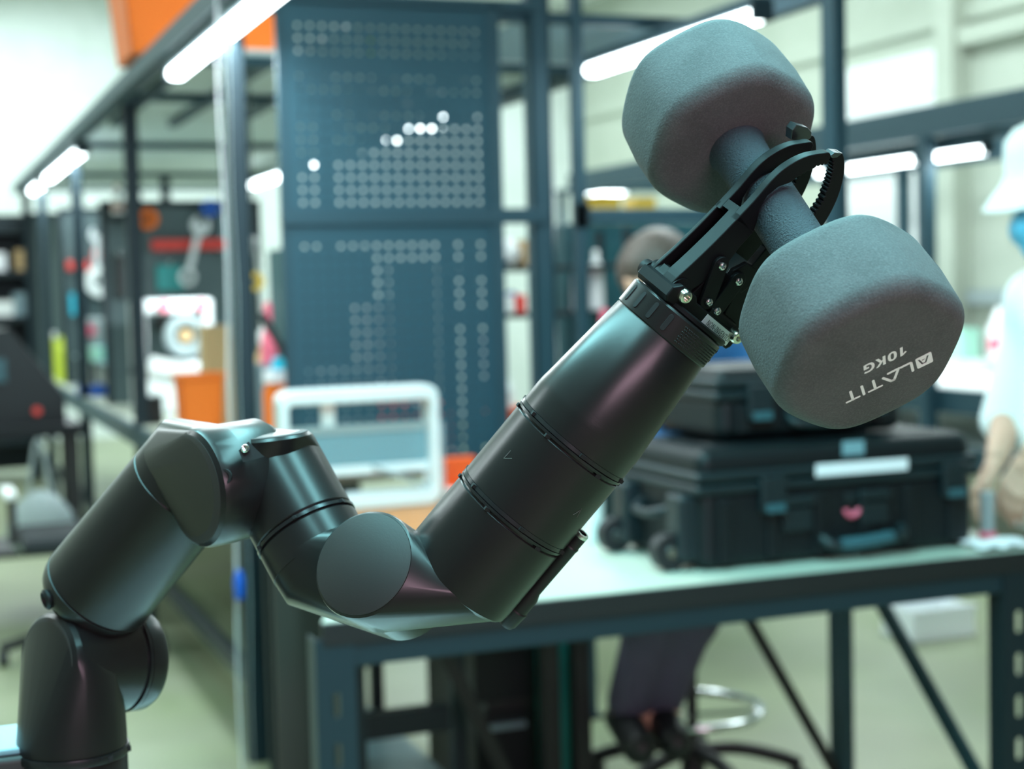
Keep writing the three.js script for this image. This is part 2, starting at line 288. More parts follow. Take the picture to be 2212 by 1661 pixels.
  const notches = (p, c, d, s, r, list) => { const R0 = ring(v3(0, 0, 0), d, 1, 360); for (const k of list) sub(p, 'notch', along(new THREE.BoxGeometry(0.0042, 0.0026, 0.0026), on(on(c, d, s), R0[k], r), d), M.hole); };
  const jr = P('joint_ring', turned(j4, j4d, [[-0.0026, 0.03], [-0.0026, 0.0372], [-0.0012, 0.0372], [-0.001, 0.0398], [0.0016, 0.0398], [0.002, 0.0372], [0.0032, 0.0372], [0.0032, 0.03]], 96), M.armRing);
  notches(jr, j4, j4d, 0.0004, 0.0396, [20, 80, 140, 200, 260, 320]);
  const c5 = v3(0.288, 1.2141, -1.0317), c5d = v3(0.6486, -0.4538, -0.6111).normalize();
  P('forearm_lower_tube', turned(j4, j4d, [[0.0028, 0], [0.0028, 0.0384], [0.0038, 0.0392], [0.026, 0.0392], [0.027, 0]], 96), M.arm);
  P('wrist_elbow_housing', hull([...ring(on(j4, j4d, 0.02), j4d, 0.0392), ...ring(on(j4, j4d, 0.042), j4d, 0.0375), ...ring(on(c5, c5d, 0.038), c5d, 0.036), ...ring(on(c5, c5d, 0.066), c5d, 0.0365), ...ring(on(c5, c5d, 0.069), c5d, 0.033)], 0.6), M.arm);
  // wrist: flat round cap towards the camera, mitred into the last tube
  const k2 = v3(0.4292, 1.2918, -0.9977), g = v3(0.5825, 0.7577, 0.2943).normalize();
  const wh = P('wrist_housing', hull([...ring(on(c5, c5d, 0.0005), c5d, 0.0365), ...ring(on(c5, c5d, 0.0018), c5d, 0.0380), ...ring(on(c5, c5d, 0.0045), c5d, 0.0388), ...ring(on(c5, c5d, 0.036), c5d, 0.0388), ...ring(on(k2, g, -0.128), g, 0.041), ...ring(on(k2, g, -0.124), g, 0.0436)], 0.5), M.arm);
  sub(wh, 'cap', turned(on(c5, c5d, 0.004), c5d.clone().negate(), [[0, 0.0365], [0.0042, 0.0362], [0.0046, 0.0355], [0.0048, 0]], 96), M.armCap);
  const wt = P('wrist_tube', turned(k2, g, [[-0.129, 0], [-0.129, 0.041], [-0.1265, 0.0435], [-0.122, 0.0441], [-0.0675, 0.0441], [-0.0668, 0.0434], [-0.0668, 0]], 112), M.arm);
  const r1 = P('joint_ring', turned(k2, g, [[-0.0668, 0.03], [-0.0668, 0.0422], [-0.0652, 0.0422], [-0.065, 0.0445], [-0.0632, 0.0447], [-0.0628, 0.0438], [-0.0624, 0.0447], [-0.0596, 0.0444], [-0.0592, 0.03]], 112), M.armRing);
  notches(r1, k2, g, -0.0612, 0.0443, [15, 75, 135, 195, 255, 315]); notches(r1, k2, g, -0.066, 0.0436, [40, 100, 160, 220, 280, 340]);
  const mt = P('middle_tube', turned(k2, g, [[-0.0594, 0], [-0.0594, 0.0442], [-0.0035, 0.0442], [-0.0028, 0.0435], [-0.0028, 0]], 112), M.arm);
  const r2 = P('joint_ring', turned(k2, g, [[-0.0028, 0.03], [-0.0028, 0.0422], [-0.0012, 0.0422], [-0.001, 0.0445], [0.0008, 0.0447], [0.0012, 0.0438], [0.0016, 0.0447], [0.0044, 0.0444], [0.0048, 0.03]], 112), M.armRing);
  notches(r2, k2, g, 0.0028, 0.0443, [15, 75, 135, 195, 255, 315]); notches(r2, k2, g, -0.002, 0.0436, [40, 100, 160, 220, 280, 340]);
  P('wrist_cone', turned(k2, g, [[0.0046, 0], [0.0046, 0.0440], [0.020, 0.0440], [0.0245, 0.0437], [0.029, 0.0431], [0.0965, 0.0370], [0.0975, 0.0363], [0.0975, 0]], 112), M.arm);
  // engraved marks on the middle tube
  const mk = (pts) => tube(pts, 0.00018, 12, 6);
  sub(mt, 'engraved_mark', G([mk([[0.3753, 1.285, -0.9866], [0.3770, 1.2872, -0.9852], [0.3796, 1.2902, -0.9843]]), mk([[0.3753, 1.285, -0.9866], [0.3775, 1.2850, -0.9836], [0.3792, 1.2852, -0.9811]])]), M.engrave);
  sub(mt, 'engraved_mark', G([mk([[0.4225, 1.2481, -0.969], [0.4202, 1.2468, -0.9690], [0.4178, 1.2456, -0.9693]]), mk([[0.4237, 1.2496, -0.9684], [0.4227, 1.2464, -0.9700], [0.4216, 1.2431, -0.9719]])]), M.engrave);
  // knurled quick-change ring
  const kr = P('coupling_ring', turned(k2, g, [[0.0972, 0], [0.0972, 0.0365], [0.0982, 0.0374], [0.1150, 0.0374], [0.1165, 0.0360], [0.1168, 0.0315], [0.121, 0.0312], [0.121, 0]], 112), M.arm);
  const R1 = ring(v3(0, 0, 0), g, 1, 360), facing = (i) => R1[(i % 360 + 360) % 360];
  // find the index that looks left-up (towards the first slot)
  const want = v3(-0.803, 0.477, 0.36).normalize(); let i0 = 0; R1.forEach((p, i) => { if (p.dot(want) > R1[i0].dot(want)) i0 = i; });
  const dirSign = facing(i0 + 20).dot(v3(0.132, -0.445, 0.886)) > 0 ? 1 : -1;
  for (const k of [-16, 4, 24, 44]) { const n = facing(i0 + dirSign * k), q = on(on(k2, g, 0.1068), n, 0.0368); const s = hull([...ring(on(q, g, 0.0045), n, 0.0021, 14), ...ring(on(q, g, -0.0045), n, 0.0021, 14), ...ring(on(on(q, g, 0.0045), n, 0.0012), n, 0.0017, 14), ...ring(on(on(q, g, -0.0045), n, 0.0012), n, 0.0017, 14)]); sub(kr, 'slot', s, M.hole); }
  { // knurled band: a strip of small pyramids round the ring
    const gs = []; for (let k = 0; k < 26; k++) for (let j = 0; j < 7; j++) { const n = facing(i0 + dirSign * Math.round(62 + k * 2.3 + (j % 2) * 1.15)); gs.push(along(new THREE.ConeGeometry(0.00105, 0.0009, 4, 1), on(on(k2, g, 0.1006 + j * 0.0019), n, 0.0377), n)); }
    const kb = sub(kr, 'knurled_band', G(gs), M.armDark); kb.userData.kind = 'stuff';
  }
  for (const [k, h] of [[130, 0.112], [133, 0.104], [142, 0.112]]) { const n = facing(i0 + dirSign * k); sub(kr, 'screw', cyl(on(on(k2, g, h), n, 0.036), on(on(k2, g, h), n, 0.0378), 0.0011, 0.0011, 12), M.armRing); }
  // cable plug beside the wrist tube
  const ca = v3(0.436, 1.2275, -0.996), cb = v3(0.3935, 1.16, -1.0391), cd = cb.clone().sub(ca).normalize(), cl = ca.distanceTo(cb);
  const plug = P('cable_plug', turned(ca, cd, [[0, 0.0030], [0, 0.0050], [0.011, 0.0050], [0.012, 0.0056], [0.014, 0.0052], [cl * 0.62, 0.0050], [cl * 0.68, 0.0068], [cl * 0.82, 0.0070], [cl * 0.83, 0.0078], [cl * 0.97, 0.0070], [cl, 0.0055], [cl, 0]], 32), M.armDark);
  sub(plug, 'metal_rim', turned(on(ca, cd, -0.0008), cd, [[0, 0.0032], [0, 0.0046], [0.0012, 0.0051], [0.003, 0.0051], [0.003, 0.0032], [0, 0.0032]], 32), M.chrome);
}
// pedestal table that carries the arm (below the picture)
{
  const t = thing('pedestal_table', 'white topped steel pedestal carrying the robot arm below the picture', 'table', [0.113, 0, -1.28]);
  part(t, 'table_top', box(0.6, 0.03, 0.5, 0.0, 0.785, 0, 0.006), M.white);
  for (const sx of [-1, 1]) for (const sz of [-1, 1]) part(t, 'leg', box(0.05, 0.77, 0.05, sx * 0.26, 0.385, sz * 0.2), M.steel);
}
// ---------------------------------------------------------------- gripper: x along the arm, y towards the outer finger, z across the fingers (millimetres)
const mm = (g) => g.scale(0.001, 0.001, 0.001);
{
  const t = thing('gripper', 'black two finger gripper with toothed jaws and silver bolts clamping the dumbbell handle', 'gripper', [0.4976, 1.3807, -0.9632]);
  const X = v3(0.5825, 0.7577, 0.2943).normalize(), Z0 = v3(0.132, -0.4454, 0.8855), Z = Z0.addScaledVector(X, -Z0.dot(X)).normalize(), Y = Z.clone().cross(X);
  t.quaternion.setFromRotationMatrix(new THREE.Matrix4().makeBasis(X, Y, Z));
  const zz = (pts, h) => { const o = [pts[0]]; for (let i = 1; i < pts.length; i++) { const [x0, y0] = pts[i - 1], [x1, y1] = pts[i], n = Math.max(1, Math.round(Math.hypot(x1 - x0, y1 - y0) / 3.1)), nx = -(y1 - y0) / Math.hypot(x1 - x0, y1 - y0), ny = (x1 - x0) / Math.hypot(x1 - x0, y1 - y0); for (let k = 0; k < n; k++) { o.push([x0 + (x1 - x0) * (k + 0.3) / n + nx * h, y0 + (y1 - y0) * (k + 0.3) / n + ny * h], [x0 + (x1 - x0) * (k + 0.62) / n + nx * h, y0 + (y1 - y0) * (k + 0.62) / n + ny * h], [x0 + (x1 - x0) * (k + 1) / n, y0 + (y1 - y0) * (k + 1) / n]); } } return o; };
  const plate = (pts, z0, z1, b = 0.7) => extrude(pts, z1 - z0, b).translate(0, 0, z0);
  // outer finger: two curved plates with a pocket and a slot between them
  const smooth = (pts, n) => new THREE.CatmullRomCurve3(pts.map(([x, y]) => v3(x, y, 0))).getPoints(n).map((q) => [q.x, q.y]);
  const o1 = smooth([[2, 28], [4, 33], [12.6, 34], [33, 30.5], [53, 27.5], [74, 25.3], [90, 24], [104, 23.7], [114.5, 22.2], [121.3, 19.7], [128, 16.2], [134.6, 11.2], [141, 4], [144.8, -1], [144.4, -4]], 64);
  const i1 = zz([[139.3, -6.2], [135.3, -1.8], [132.8, 0.5], [129.1, 2.3], [125.5, 4.4], [120, 7]], 0.9);
  const low1 = [[113, 9], [105, 15.2], [96, 17.6], [86, 15.4], [79, 10], [72, 6], [58, 7], [46, 6], [30, 10], [16, 16], [4, 22]];
  const p1 = [...o1, ...i1, ...low1];
  const sh = (d) => o1.filter(([x]) => x >= 16 && x <= 70).map(([x, y]) => [x, y - d]);
  const f1 = part(t, 'outer_finger', mm(G([plate([...o1.filter(([x]) => x >= 70), ...i1, ...low1.filter(([x]) => x >= 70)], 6.4, 13), plate([...o1.filter(([x]) => x >= 70), ...i1, ...low1.filter(([x]) => x >= 70)], -13, -6.4), plate([...o1.filter(([x]) => x <= 76), ...low1.filter(([x]) => x <= 76)], -13, -9.6), plate([...o1.filter(([x]) => x <= 76), ...low1.filter(([x]) => x <= 76)], 0.5, 13),
    plate([[3, 28], [4, 32.5], [12.6, 33.6], [18.5, 32.8], [18.5, 15], [8, 20]], -7, 7, 0.4),
    plate([[73, 25.2], [79, 24.8], [79, 11], [73, 8]], -7, 7, 0.4),
    plate([[18, 25], [33, 22.6], [53, 19.6], [73.5, 17.6], [73.5, 9], [58, 8], [46, 8], [30, 12], [18, 16]], -7, 7, 0.2)])), M.grip);
  part(f1, 'hinge_barrel', mm(cyl(v3(10.5, 24.5, -17), v3(10.5, 24.5, 14), 9.4, 9.4, 40)), M.grip);
  part(f1, 'hinge_knob', mm(turned(v3(8.5, 29, -24), v3(0, 0, 1), [[0, 0], [0, 5], [1.5, 6.6], [6, 7], [8, 7], [8, 0]], 32)), M.grip);
  // inner finger: front plate with toothed edge, rear plate with a raised tip
  const o2 = smooth([[146.5, -4.2], [150.6, -10.8], [148.2, -17.1], [143.6, -23.3], [137.1, -29], [128.8, -34.2], [119.7, -38.2], [111.3, -40.4], [98, -42], [80, -42], [60, -39.5], [40, -38.5], [24, -42], [8, -42], [4, -38]], 60);
  const i2 = [[4, -30], [20, -22], [36, -17], [56, -13], [70, -13], [79, -18], [87, -22.6], [96, -25], [104, -24.8], [109.7, -26.5]];
  const teeth2 = zz([[109.7, -27.6], [119.7, -26.2], [126.4, -22.4], [133.5, -18.4], [139.8, -13.6], [144.8, -6.9]], 1.3);
  const p2 = [...o2, ...i2, ...teeth2];
  const f2 = part(t, 'inner_finger', mm(G([plate(p2, 6.4, 13), plate(p2, -25.5, -19), plate([[4, -38], [8, -42], [24, -42], [40, -38.5], [56, -38], [56, -20], [36, -20], [20, -24], [4, -31]], -20, 7, 0.5)])), M.grip);
  part(f2, 'jaw_tip', mm(G([plate([[144.2, -3.2], [147.2, -4.2], [150.8, -10.6], [146, -9], [143.6, -6]], 5.4, 13.3, 0.5)])), M.gripSteel);
  part(f2, 'jaw_tip', mm(plate([[138, 4], [143, 9.2], [147.5, 9.4], [151.6, -1], [151.4, -6], [149, -9], [141, -8]], -26, -18.2, 0.8)), M.gripSteel);
  // linkage plates and screws on the near side
  const linkP = (a, b, r) => { const d = Math.atan2(b[1] - a[1], b[0] - a[0]), o = []; for (let i = 0; i <= 12; i++) { const th = d + Math.PI / 2 + i / 12 * Math.PI; o.push([a[0] + Math.cos(th) * r, a[1] + Math.sin(th) * r]); } for (let i = 0; i <= 12; i++) { const th = d - Math.PI / 2 + i / 12 * Math.PI; o.push([b[0] + Math.cos(th) * r, b[1] + Math.sin(th) * r]); } return o; };
  const sc = [[41.3, 12.1], [40.9, -9.2], [17.2, 0.1], [16.2, -11.4]];
  part(t, 'linkage', mm(plate(linkP(sc[2], sc[0], 6.2), 13, 16, 0.6)), M.grip); part(t, 'linkage', mm(plate(linkP(sc[3], sc[1], 6.2), 13.2, 16.4, 0.6)), M.grip);
  part(t, 'linkage', mm(plate([[34, -4], [44, -2], [54, -8], [56, -20], [48, -26], [36, -22]], 9, 13.2, 0.8)), M.grip);
  const screw = mm(turned(v3(0, 0, 0), v3(0, 0, 1), [[0, 0], [0, 3.1], [1.2, 3.0], [2.2, 2.2], [2.5, 1.4], [1.6, 1.2], [1.6, 0]], 28));
  for (const [x, y] of sc) { const s = part(t, 'screw', screw, M.screw); s.position.set(x / 1000, y / 1000, 0.0162); }
  // body block with rounded near edge, two pivot bolts, printed sticker
  const body = part(t, 'body', mm(G([plate([[0, -40], [0, 33], [3, 36], [10, 36], [15, 30], [15, 14], [12, 10], [12, -38], [9, -42], [3, -42]], -19, 19, 1.2), cyl(v3(13, -6, 12), v3(13, -36, 12), 5.4, 5.4, 32), plate([[10, 14], [26, 11], [40, 6], [40, -14], [26, -18], [10, -16]], -16, 12, 1)])), M.grip);
  part(body, 'mounting_disc', mm(turned(v3(-1, -4, 0), v3(1, 0, 0), [[0, 0], [0, 34], [1.5, 35.5], [4, 35.5], [5, 34], [5, 0]], 72)), M.grip);
  const boltG = mm(turned(v3(0, 0, 0), v3(0, 0, 1), [[0, 0], [0, 5.2], [7, 5.2], [8.6, 4.4], [9, 3.6], [9, 2.4], [6.5, 2.2], [6.5, 0]], 40));
  for (const [x, y, z] of [[10, 24.3, 14], [11.4, -36.5, 16]]) { const b = part(t, 'bolt', boltG, M.bolt, 'silver socket head pivot bolt'); b.position.set(x / 1000, y / 1000, z / 1000); }
  const st = part(t, 'sticker', mm(box(9.2, 33, 0.3, 6.2, -20.4, 19.2)), M.label, 'white sticker with small printed capitals');
  const tg = new TextGeometry('NON-INVENTORY', { font: fontThin, size: 4.0, depth: 0.08, curveSegments: 4 }); tg.rotateZ(-Math.PI / 2); tg.translate(4.4, -8.2, 19.36);
  { const p = tg.attributes.position; for (let i = 0; i < p.count; i++) p.setY(i, -8.2 + (p.getY(i) + 8.2) * 0.72); }
  part(st, 'lettering', mm(tg), M.ink);
}
// ---------------------------------------------------------------- dumbbell: z along the handle, x along the print, y its upright
{
  const t = thing('dumbbell', 'grey rounded dumbbell with white weight print held up by the gripper', 'dumbbell', [0.5563, 1.4447, -0.929]);
  const Z = v3(0.0041, -0.6617, 0.7497).normalize(), X0 = v3(-0.8286, -0.422, -0.3679), X = X0.addScaledVector(Z, -X0.dot(Z)).normalize(), Y = Z.clone().cross(X);
  t.quaternion.setFromRotationMatrix(new THREE.Matrix4().makeBasis(X, Y, Z));
  const R = 0.0615, p = 7;
  const hexR = (th) => { let s = 0; for (const a of [Math.PI / 2, Math.PI / 6, -Math.PI / 6]) s += Math.abs(Math.cos(th - a)) ** p; return R / s ** (1 / p); };
  function headGeo(z, flip) {
    const rows = [], half = 0.0375, f = 0.013; // [z, inset]
    rows.push([-half - 0.001, R * 2], [-half - 0.001, 0.042], [-half, 0.026]);
    for (let i = 0; i <= 8; i++) { const a = i / 8 * Math.PI / 2; rows.push([-half + f * (1 - Math.sin(a)), f * (1 - Math.cos(Math.PI / 2 - a)) * 0 + f * (1 - Math.sin(Math.PI / 2 - (Math.PI / 2 - a)))]); }
    const prof = []; prof.push([-half - 0.0012, null], [-half - 0.001, 0.03]);
    for (let i = 0; i <= 9; i++) { const a = i / 9 * Math.PI / 2; prof.push([-half + f - f * Math.cos(a), f - f * Math.sin(a)]); }
    prof.push([0, -0.0012]);
    const full = [...prof, ...prof.slice(0, -1).reverse().map(([zz, q]) => [-zz, q])];
    const N = 96, pos = [], idx = [], uv = [];
    full.forEach(([zz, q]) => { for (let j = 0; j <= N; j++) { const th = j / N * Math.PI * 2, r = q === null ? 0.00001 : hexR(th) - q; pos.push(Math.cos(th) * r, Math.sin(th) * r, zz + z); uv.push(th * R * 8, (zz + (q === null ? 0 : -Math.sign(zz) * q)) * 8); } });
    for (let i = 0; i < full.length - 1; i++) for (let j = 0; j < N; j++) { const a = i * (N + 1) + j, b = a + 1, c = a + N + 1, d = c + 1; idx.push(a, b, c, b, d, c); }
    const g = new THREE.BufferGeometry(); g.setAttribute('position', new THREE.Float32BufferAttribute(pos, 3)); g.setIndex(idx); g.setAttribute('uv', new THREE.Float32BufferAttribute(uv, 2));
    const m = mergeVertices(g.clone().deleteAttribute('uv'), 1e-6); m.computeVertexNormals();
    return uvBox(m, 8);
  }
  part(t, 'head', headGeo(-0.1106), M.neoprene); const fh = part(t, 'head', headGeo(0.1106), M.neoprene);
  part(t, 'handle', uvBox(lathe(v3(0, 0, -0.082), v3(0, 0, 1), [[0, 0], [0, 0.026], [0.006, 0.0225], [0.014, 0.0197], [0.03, 0.0188], [0.082, 0.0192], [0.134, 0.0188], [0.15, 0.0197], [0.158, 0.0225], [0.164, 0.026], [0.164, 0]], 48), 8), M.handle);
  // print on the outer end
  const zf = 0.1106 + 0.0375 + 0.0008, gs = [], S = 0.001;
  const stroke = (x0, y0, x1, y1, w = 1.9) => { const L = Math.hypot(x1 - x0, y1 - y0), a = Math.atan2(y1 - y0, x1 - x0); const g = extrude(oval(0, 0, L + w, w, 5), 0.4); g.rotateZ(a).translate((x0 + x1) / 2, (y0 + y1) / 2, 0); gs.push(g); };
  const b = 11.8, h = 20.8;
  // logo: rounded square with a cut-out letter shape
  { const sq = oval(-29.4, 16.3, 10.8, 10.6, 6); const q = []; for (const [x, y] of sq) q.push([x, y]);
    const rs = []; const w = 5.4, hh = 5.2, r = 1.1; for (const [cx, cy, a0] of [[1, 1, 0], [-1, 1, 1], [-1, -1, 2], [1, -1, 3]]) for (let i = 0; i <= 5; i++) { const a = (a0 + i / 5) * Math.PI / 2; rs.push([-29.4 + cx * (w - r) + Math.cos(a) * r, 16.3 + cy * (hh - r) + Math.sin(a) * r]); }
    const hole = [[-33, 12.9], [-31.6, 12.9], [-29.6, 17.9], [-28.2, 17.9], [-26.6, 13.2], [-25.4, 13.2], [-27.4, 19.3], [-30.4, 19.3]], hole2 = [[-30.2, 14.6], [-28.0, 14.6], [-28.0, 15.6], [-29.8, 15.6]];
    gs.push(extrude(rs, 0.4, 0, [hole, hole2])); }
  stroke(-21, h, -21, b + 1); stroke(-20.4, b + 0.4, -14.2, b + 0.4);                               // L
  stroke(-12.6, b + 0.2, -8.2, h); stroke(-8.2, h, -6.2, h); stroke(-6.2, h, -1.8, b + 2.4); stroke(-11.4, b + 0.2, -5.6, b + 0.4);   // A
  stroke(0.2, h, 9, h, 1.5); stroke(4.6, h, 4.6, b + 0.4);                                            // T
  stroke(12.4, h, 12.4, b + 0.4);                                                                    // I
  stroke(15.6, h, 24.2, h, 1.5); stroke(20, h, 20, b + 0.4);                                          // T
  const kg = new TextGeometry('10KG', { font, size: 8.2, depth: 0.4, curveSegments: 6 }); kg.computeBoundingBox(); const bw = kg.boundingBox.max.x; kg.scale(29.3 / bw, 1, 1); { const q = kg.attributes.position; for (let i = 0; i < q.count; i++) q.setX(i, q.getX(i) + q.getY(i) * 0.12); } kg.translate(-21.5, -6.4, 0); gs.push(kg);
  const geo = mm(G(gs)); geo.translate(0, 0, zf);
  part(fh, 'lettering', geo, M.print, 'white print on the dumbbell end');
}
// ---------------------------------------------------------------- front workbench
{
  const t = thing('workbench', 'dark steel workbench with pale grey top carrying the two black cases', 'workbench');
  part(t, 'table_top', uvBox(extrude([[0.69, 2.77], [2.34, 2.77], [2.34, 3.56], [0.93, 3.56], [0.78, 3.0]], 0.024, 0.003).rotateX(-Math.PI / 2).translate(0, 0.776, 0)), M.bench);
  part(t, 'edge_trim', lim(0.69, 2.34, 0.755, 0.7985, -2.772, -2.76, 0.002), M.black);
  part(t, 'front_beam', lim(0.72, 2.2, 0.712, 0.756, -2.80, -2.766, 0.003), M.steelMid);
  part(t, 'rear_beam', lim(0.95, 2.3, 0.715, 0.774, -3.6, -3.565, 0.003), M.steelDark);
  part(t, 'side_beam', lim(2.28, 2.32, 0.715, 0.774, -3.56, -2.8), M.steelDark); part(t, 'side_beam', bar(v3(0.72, 0.745, -2.8), v3(0.95, 0.745, -3.56), 0.05, 0.03), M.steelDark);
  const holes = []; for (let i = 0; i < 7; i++) holes.push(oval(0.04, 0.085 + i * 0.0935, 0.016, 0.048, 4));
  const leg = (x, z, w, m, h) => part(t, 'leg', G([extrude([[0, 0], [w, 0], [w, h], [0, h]], 0.003, 0, holes.map((q) => q.map(([a, b]) => [a * w / 0.08, b]))).translate(x, 0, z), box(0.003, h, 0.05, x + 0.0015, h / 2, z - 0.025), box(w, 0.004, 0.06, x + w / 2, 0.002, z - 0.02)]), m);
  leg(2.2, -2.765, 0.08, M.steelDark, 0.795); leg(0.675, -2.765, 0.075, M.steelMid, 0.77);
  part(t, 'upright', G([lim(2.312, 2.37, 0, 3.0, -3.635, -3.6, 0.003), lim(2.312, 2.318, 0, 3.0, -3.6, -3.57)]), M.steel);
  part(t, 'leg', lim(0.93, 0.99, 0, 0.77, -3.62, -3.56, 0.003), M.steelDark);
  part(t, 'brace', bar(v3(2.345, 0.69, -3.58), v3(2.345, 0.08, -2.9), 0.012, 0.045), M.steel);
  part(t, 'brace', bar(v3(1.935, 0.7, -3.59), v3(2.33, 0.02, -3.59), 0.03, 0.008), M.black);
  part(t, 'brace', bar(v3(1.115, 0.7, -3.59), v3(1.43, 0.02, -3.59), 0.034, 0.008), M.black);
}
// ---------------------------------------------------------------- black transport cases
function hardCase(label, x0, x1, y0, y1, z0, z1, big) {
  const t = thing('hard_case', label, 'case', [(x0 + x1) / 2, y0, (z0 + z1) / 2]);
  const w = x1 - x0, h = y1 - y0, d = z1 - z0, split = h * 0.72, zf = d / 2;
  const shell = [box(w, split - 0.01, d, 0, (split - 0.01) / 2, 0, 0.03)];
  for (let i = 0; i < (big ? 6 : 4); i++) shell.push(box(0.03, split - 0.05, 0.012, -w / 2 + 0.06 + i * (w - 0.12) / (big ? 5 : 3), split / 2 - 0.01, zf + 0.002, 0.005));
  part(t, 'shell', G(shell), M.caseBlack);
  part(t, 'rim', G([box(w + 0.018, 0.022, d + 0.018, 0, split - 0.014, 0, 0.009), box(w + 0.018, 0.022, d + 0.018, 0, split + 0.012, 0, 0.009)]), M.casePlastic);
  part(t, 'lid', G([box(w - 0.004, h - split, d - 0.004, 0, (h + split) / 2, 0, 0.03), box(w - 0.12, 0.012, 0.05, 0, h - 0.003, d * 0.28, 0.005), box(w - 0.12, 0.012, 0.05, 0, h - 0.003, -d * 0.28, 0.005)]), M.caseBlack);
  const n = big ? 3 : 2;
  for (let i = 0; i < n; i++) { const x = big ? [-0.178, 0.0, 0.278][i] : [-w * 0.3, w * 0.3][i]; if (big && i === 1) continue; const l = part(t, 'latch', G([box(0.06, 0.075, 0.016, x, split - 0.03, zf + 0.014, 0.005), box(0.05, 0.014, 0.012, x, split - 0.055, zf + 0.022, 0.004)]), M.casePlastic); part(l, 'latch_edge', box(0.046, 0.018, 0.006, x, split - 0.058, zf + 0.027, 0.002), M.caseEdge); }
  if (big) {
    const hb = part(t, 'handle', tube([[-0.06, 0.052, zf + 0.012], [-0.05, 0.04, zf + 0.03], [0, 0.036, zf + 0.036], [0.09, 0.042, zf + 0.036], [0.13, 0.048, zf + 0.03], [0.14, 0.06, zf + 0.012]], 0.0125, 40, 10), M.casePlastic);
    part(hb, 'grip', tube([[-0.03, 0.0375, zf + 0.034], [0.03, 0.039, zf + 0.038], [0.1, 0.044, zf + 0.034]], 0.0145, 24, 10), M.caseEdge);
    for (const x of [-0.115, 0.075]) part(t, 'handle_mount', G([box(0.075, 0.02, 0.02, x, 0.135, zf + 0.008, 0.004), box(0.07, 0.05, 0.012, x, 0.095, zf + 0.006, 0.004)]), M.casePlastic);
    part(t, 'nameplate', box(0.03, 0.022, 0.006, 0.02, 0.132, zf + 0.003, 0.003), M.casePlastic);
    part(t, 'emblem', along(new THREE.TorusGeometry(0.016, 0.006, 8, 24, Math.PI).rotateZ(Math.PI).rotateX(-Math.PI / 2), v3(0.022, 0.108, zf + 0.004), v3(0, 0, 1)), M.pink, 'dark pink smile-shaped mark');
    part(t, 'strip_sticker', box(0.232, 0.026, 0.002, 0.045, split + 0.012, zf + 0.0105, 0.001), M.label, 'long white blank sticker');
    part(t, 'small_sticker', box(0.055, 0.03, 0.002, 0.03, h - 0.018, zf - 0.0005, 0.001), M.greyPanel, 'small pale sticker');
    for (const s of [-1, 1]) { const wl = part(t, 'wheel', cyl(v3(-w / 2 - 0.045, 0.04, s * d * 0.36 - 0.02), v3(-w / 2 - 0.045, 0.04, s * d * 0.36 + 0.015), 0.038, 0.038, 28), M.black); part(wl, 'hub', cyl(v3(-w / 2 - 0.045, 0.04, s * d * 0.36 + 0.014), v3(-w / 2 - 0.045, 0.04, s * d * 0.36 + 0.019), 0.013, 0.011, 20), M.chrome); part(t, 'wheel_housing', box(0.05, 0.14, 0.07, -w / 2 - 0.012, 0.09, s * d * 0.36, 0.012), M.casePlastic); }
    part(t, 'side_handle', tube([[-w / 2 - 0.005, 0.12, -0.07], [-w / 2 - 0.035, 0.11, -0.04], [-w / 2 - 0.035, 0.11, 0.04], [-w / 2 - 0.005, 0.12, 0.07]], 0.011, 24, 8), M.casePlastic);
  } else {
    part(t, 'handle', tube([[-0.07, split - 0.06, zf + 0.005], [-0.065, split - 0.075, zf + 0.03], [0.065, split - 0.075, zf + 0.03], [0.07, split - 0.06, zf + 0.005]], 0.01, 32, 8), M.casePlastic);
    part(t, 'side_panel', box(0.006, 0.08, 0.16, w / 2 + 0.001, 0.06, 0, 0.003), M.greyBlue);
  }
  return t;
}
hardCase('large black wheeled case on the workbench with white strip sticker', 1.52, 2.21, 0.8, 1.055, -3.24, -2.87, true);
hardCase('smaller black case stacked on the large wheeled case', 1.6, 2.07, 1.062, 1.215, -3.22, -2.93, false);
{ // clear bottle left of the case
  const t = thing('plastic_bottle', 'slim clear plastic bottle standing left of the large case', 'bottle', [1.497, 0.8, -3.35]);
  part(t, 'body', lathe(v3(0, 0, 0), UPV, [[0, 0], [0, 0.021], [0.004, 0.024], [0.1, 0.024], [0.118, 0.02], [0.13, 0.011], [0.138, 0.011]], 32), M.white); part(t, 'cap', cyl(v3(0, 0.137, 0), v3(0, 0.15, 0), 0.0125, 0.012, 24), M.white);
}
{ const t = thing('marker_tube', 'grey tube with pink foot standing under the masked person\'s hand', 'tube', [2.306, 0.8, -2.95]);
  part(t, 'body', cyl(v3(0, 0.008, 0), v3(0, 0.105, 0), 0.016, 0.0165, 28), M.grey); part(t, 'foot', cyl(v3(0, 0, 0), v3(0, 0.014, 0), 0.021, 0.019, 28), M.pink); }
solo('tissue_sheet', 'pale crumpled sheet on the workbench corner below the hand', 'sheet', (() => { const g = new THREE.PlaneGeometry(0.15, 0.1, 14, 10).rotateX(-Math.PI / 2), p = g.attributes.position; for (let i = 0; i < p.count; i++) p.setY(i, 0.004 + 0.012 * vn(p.getX(i) * 40 + 9, p.getZ(i) * 40 + 5, 64)); g.computeVertexNormals(); return g; })(), M.label, [2.24, 0.8, -2.83]);
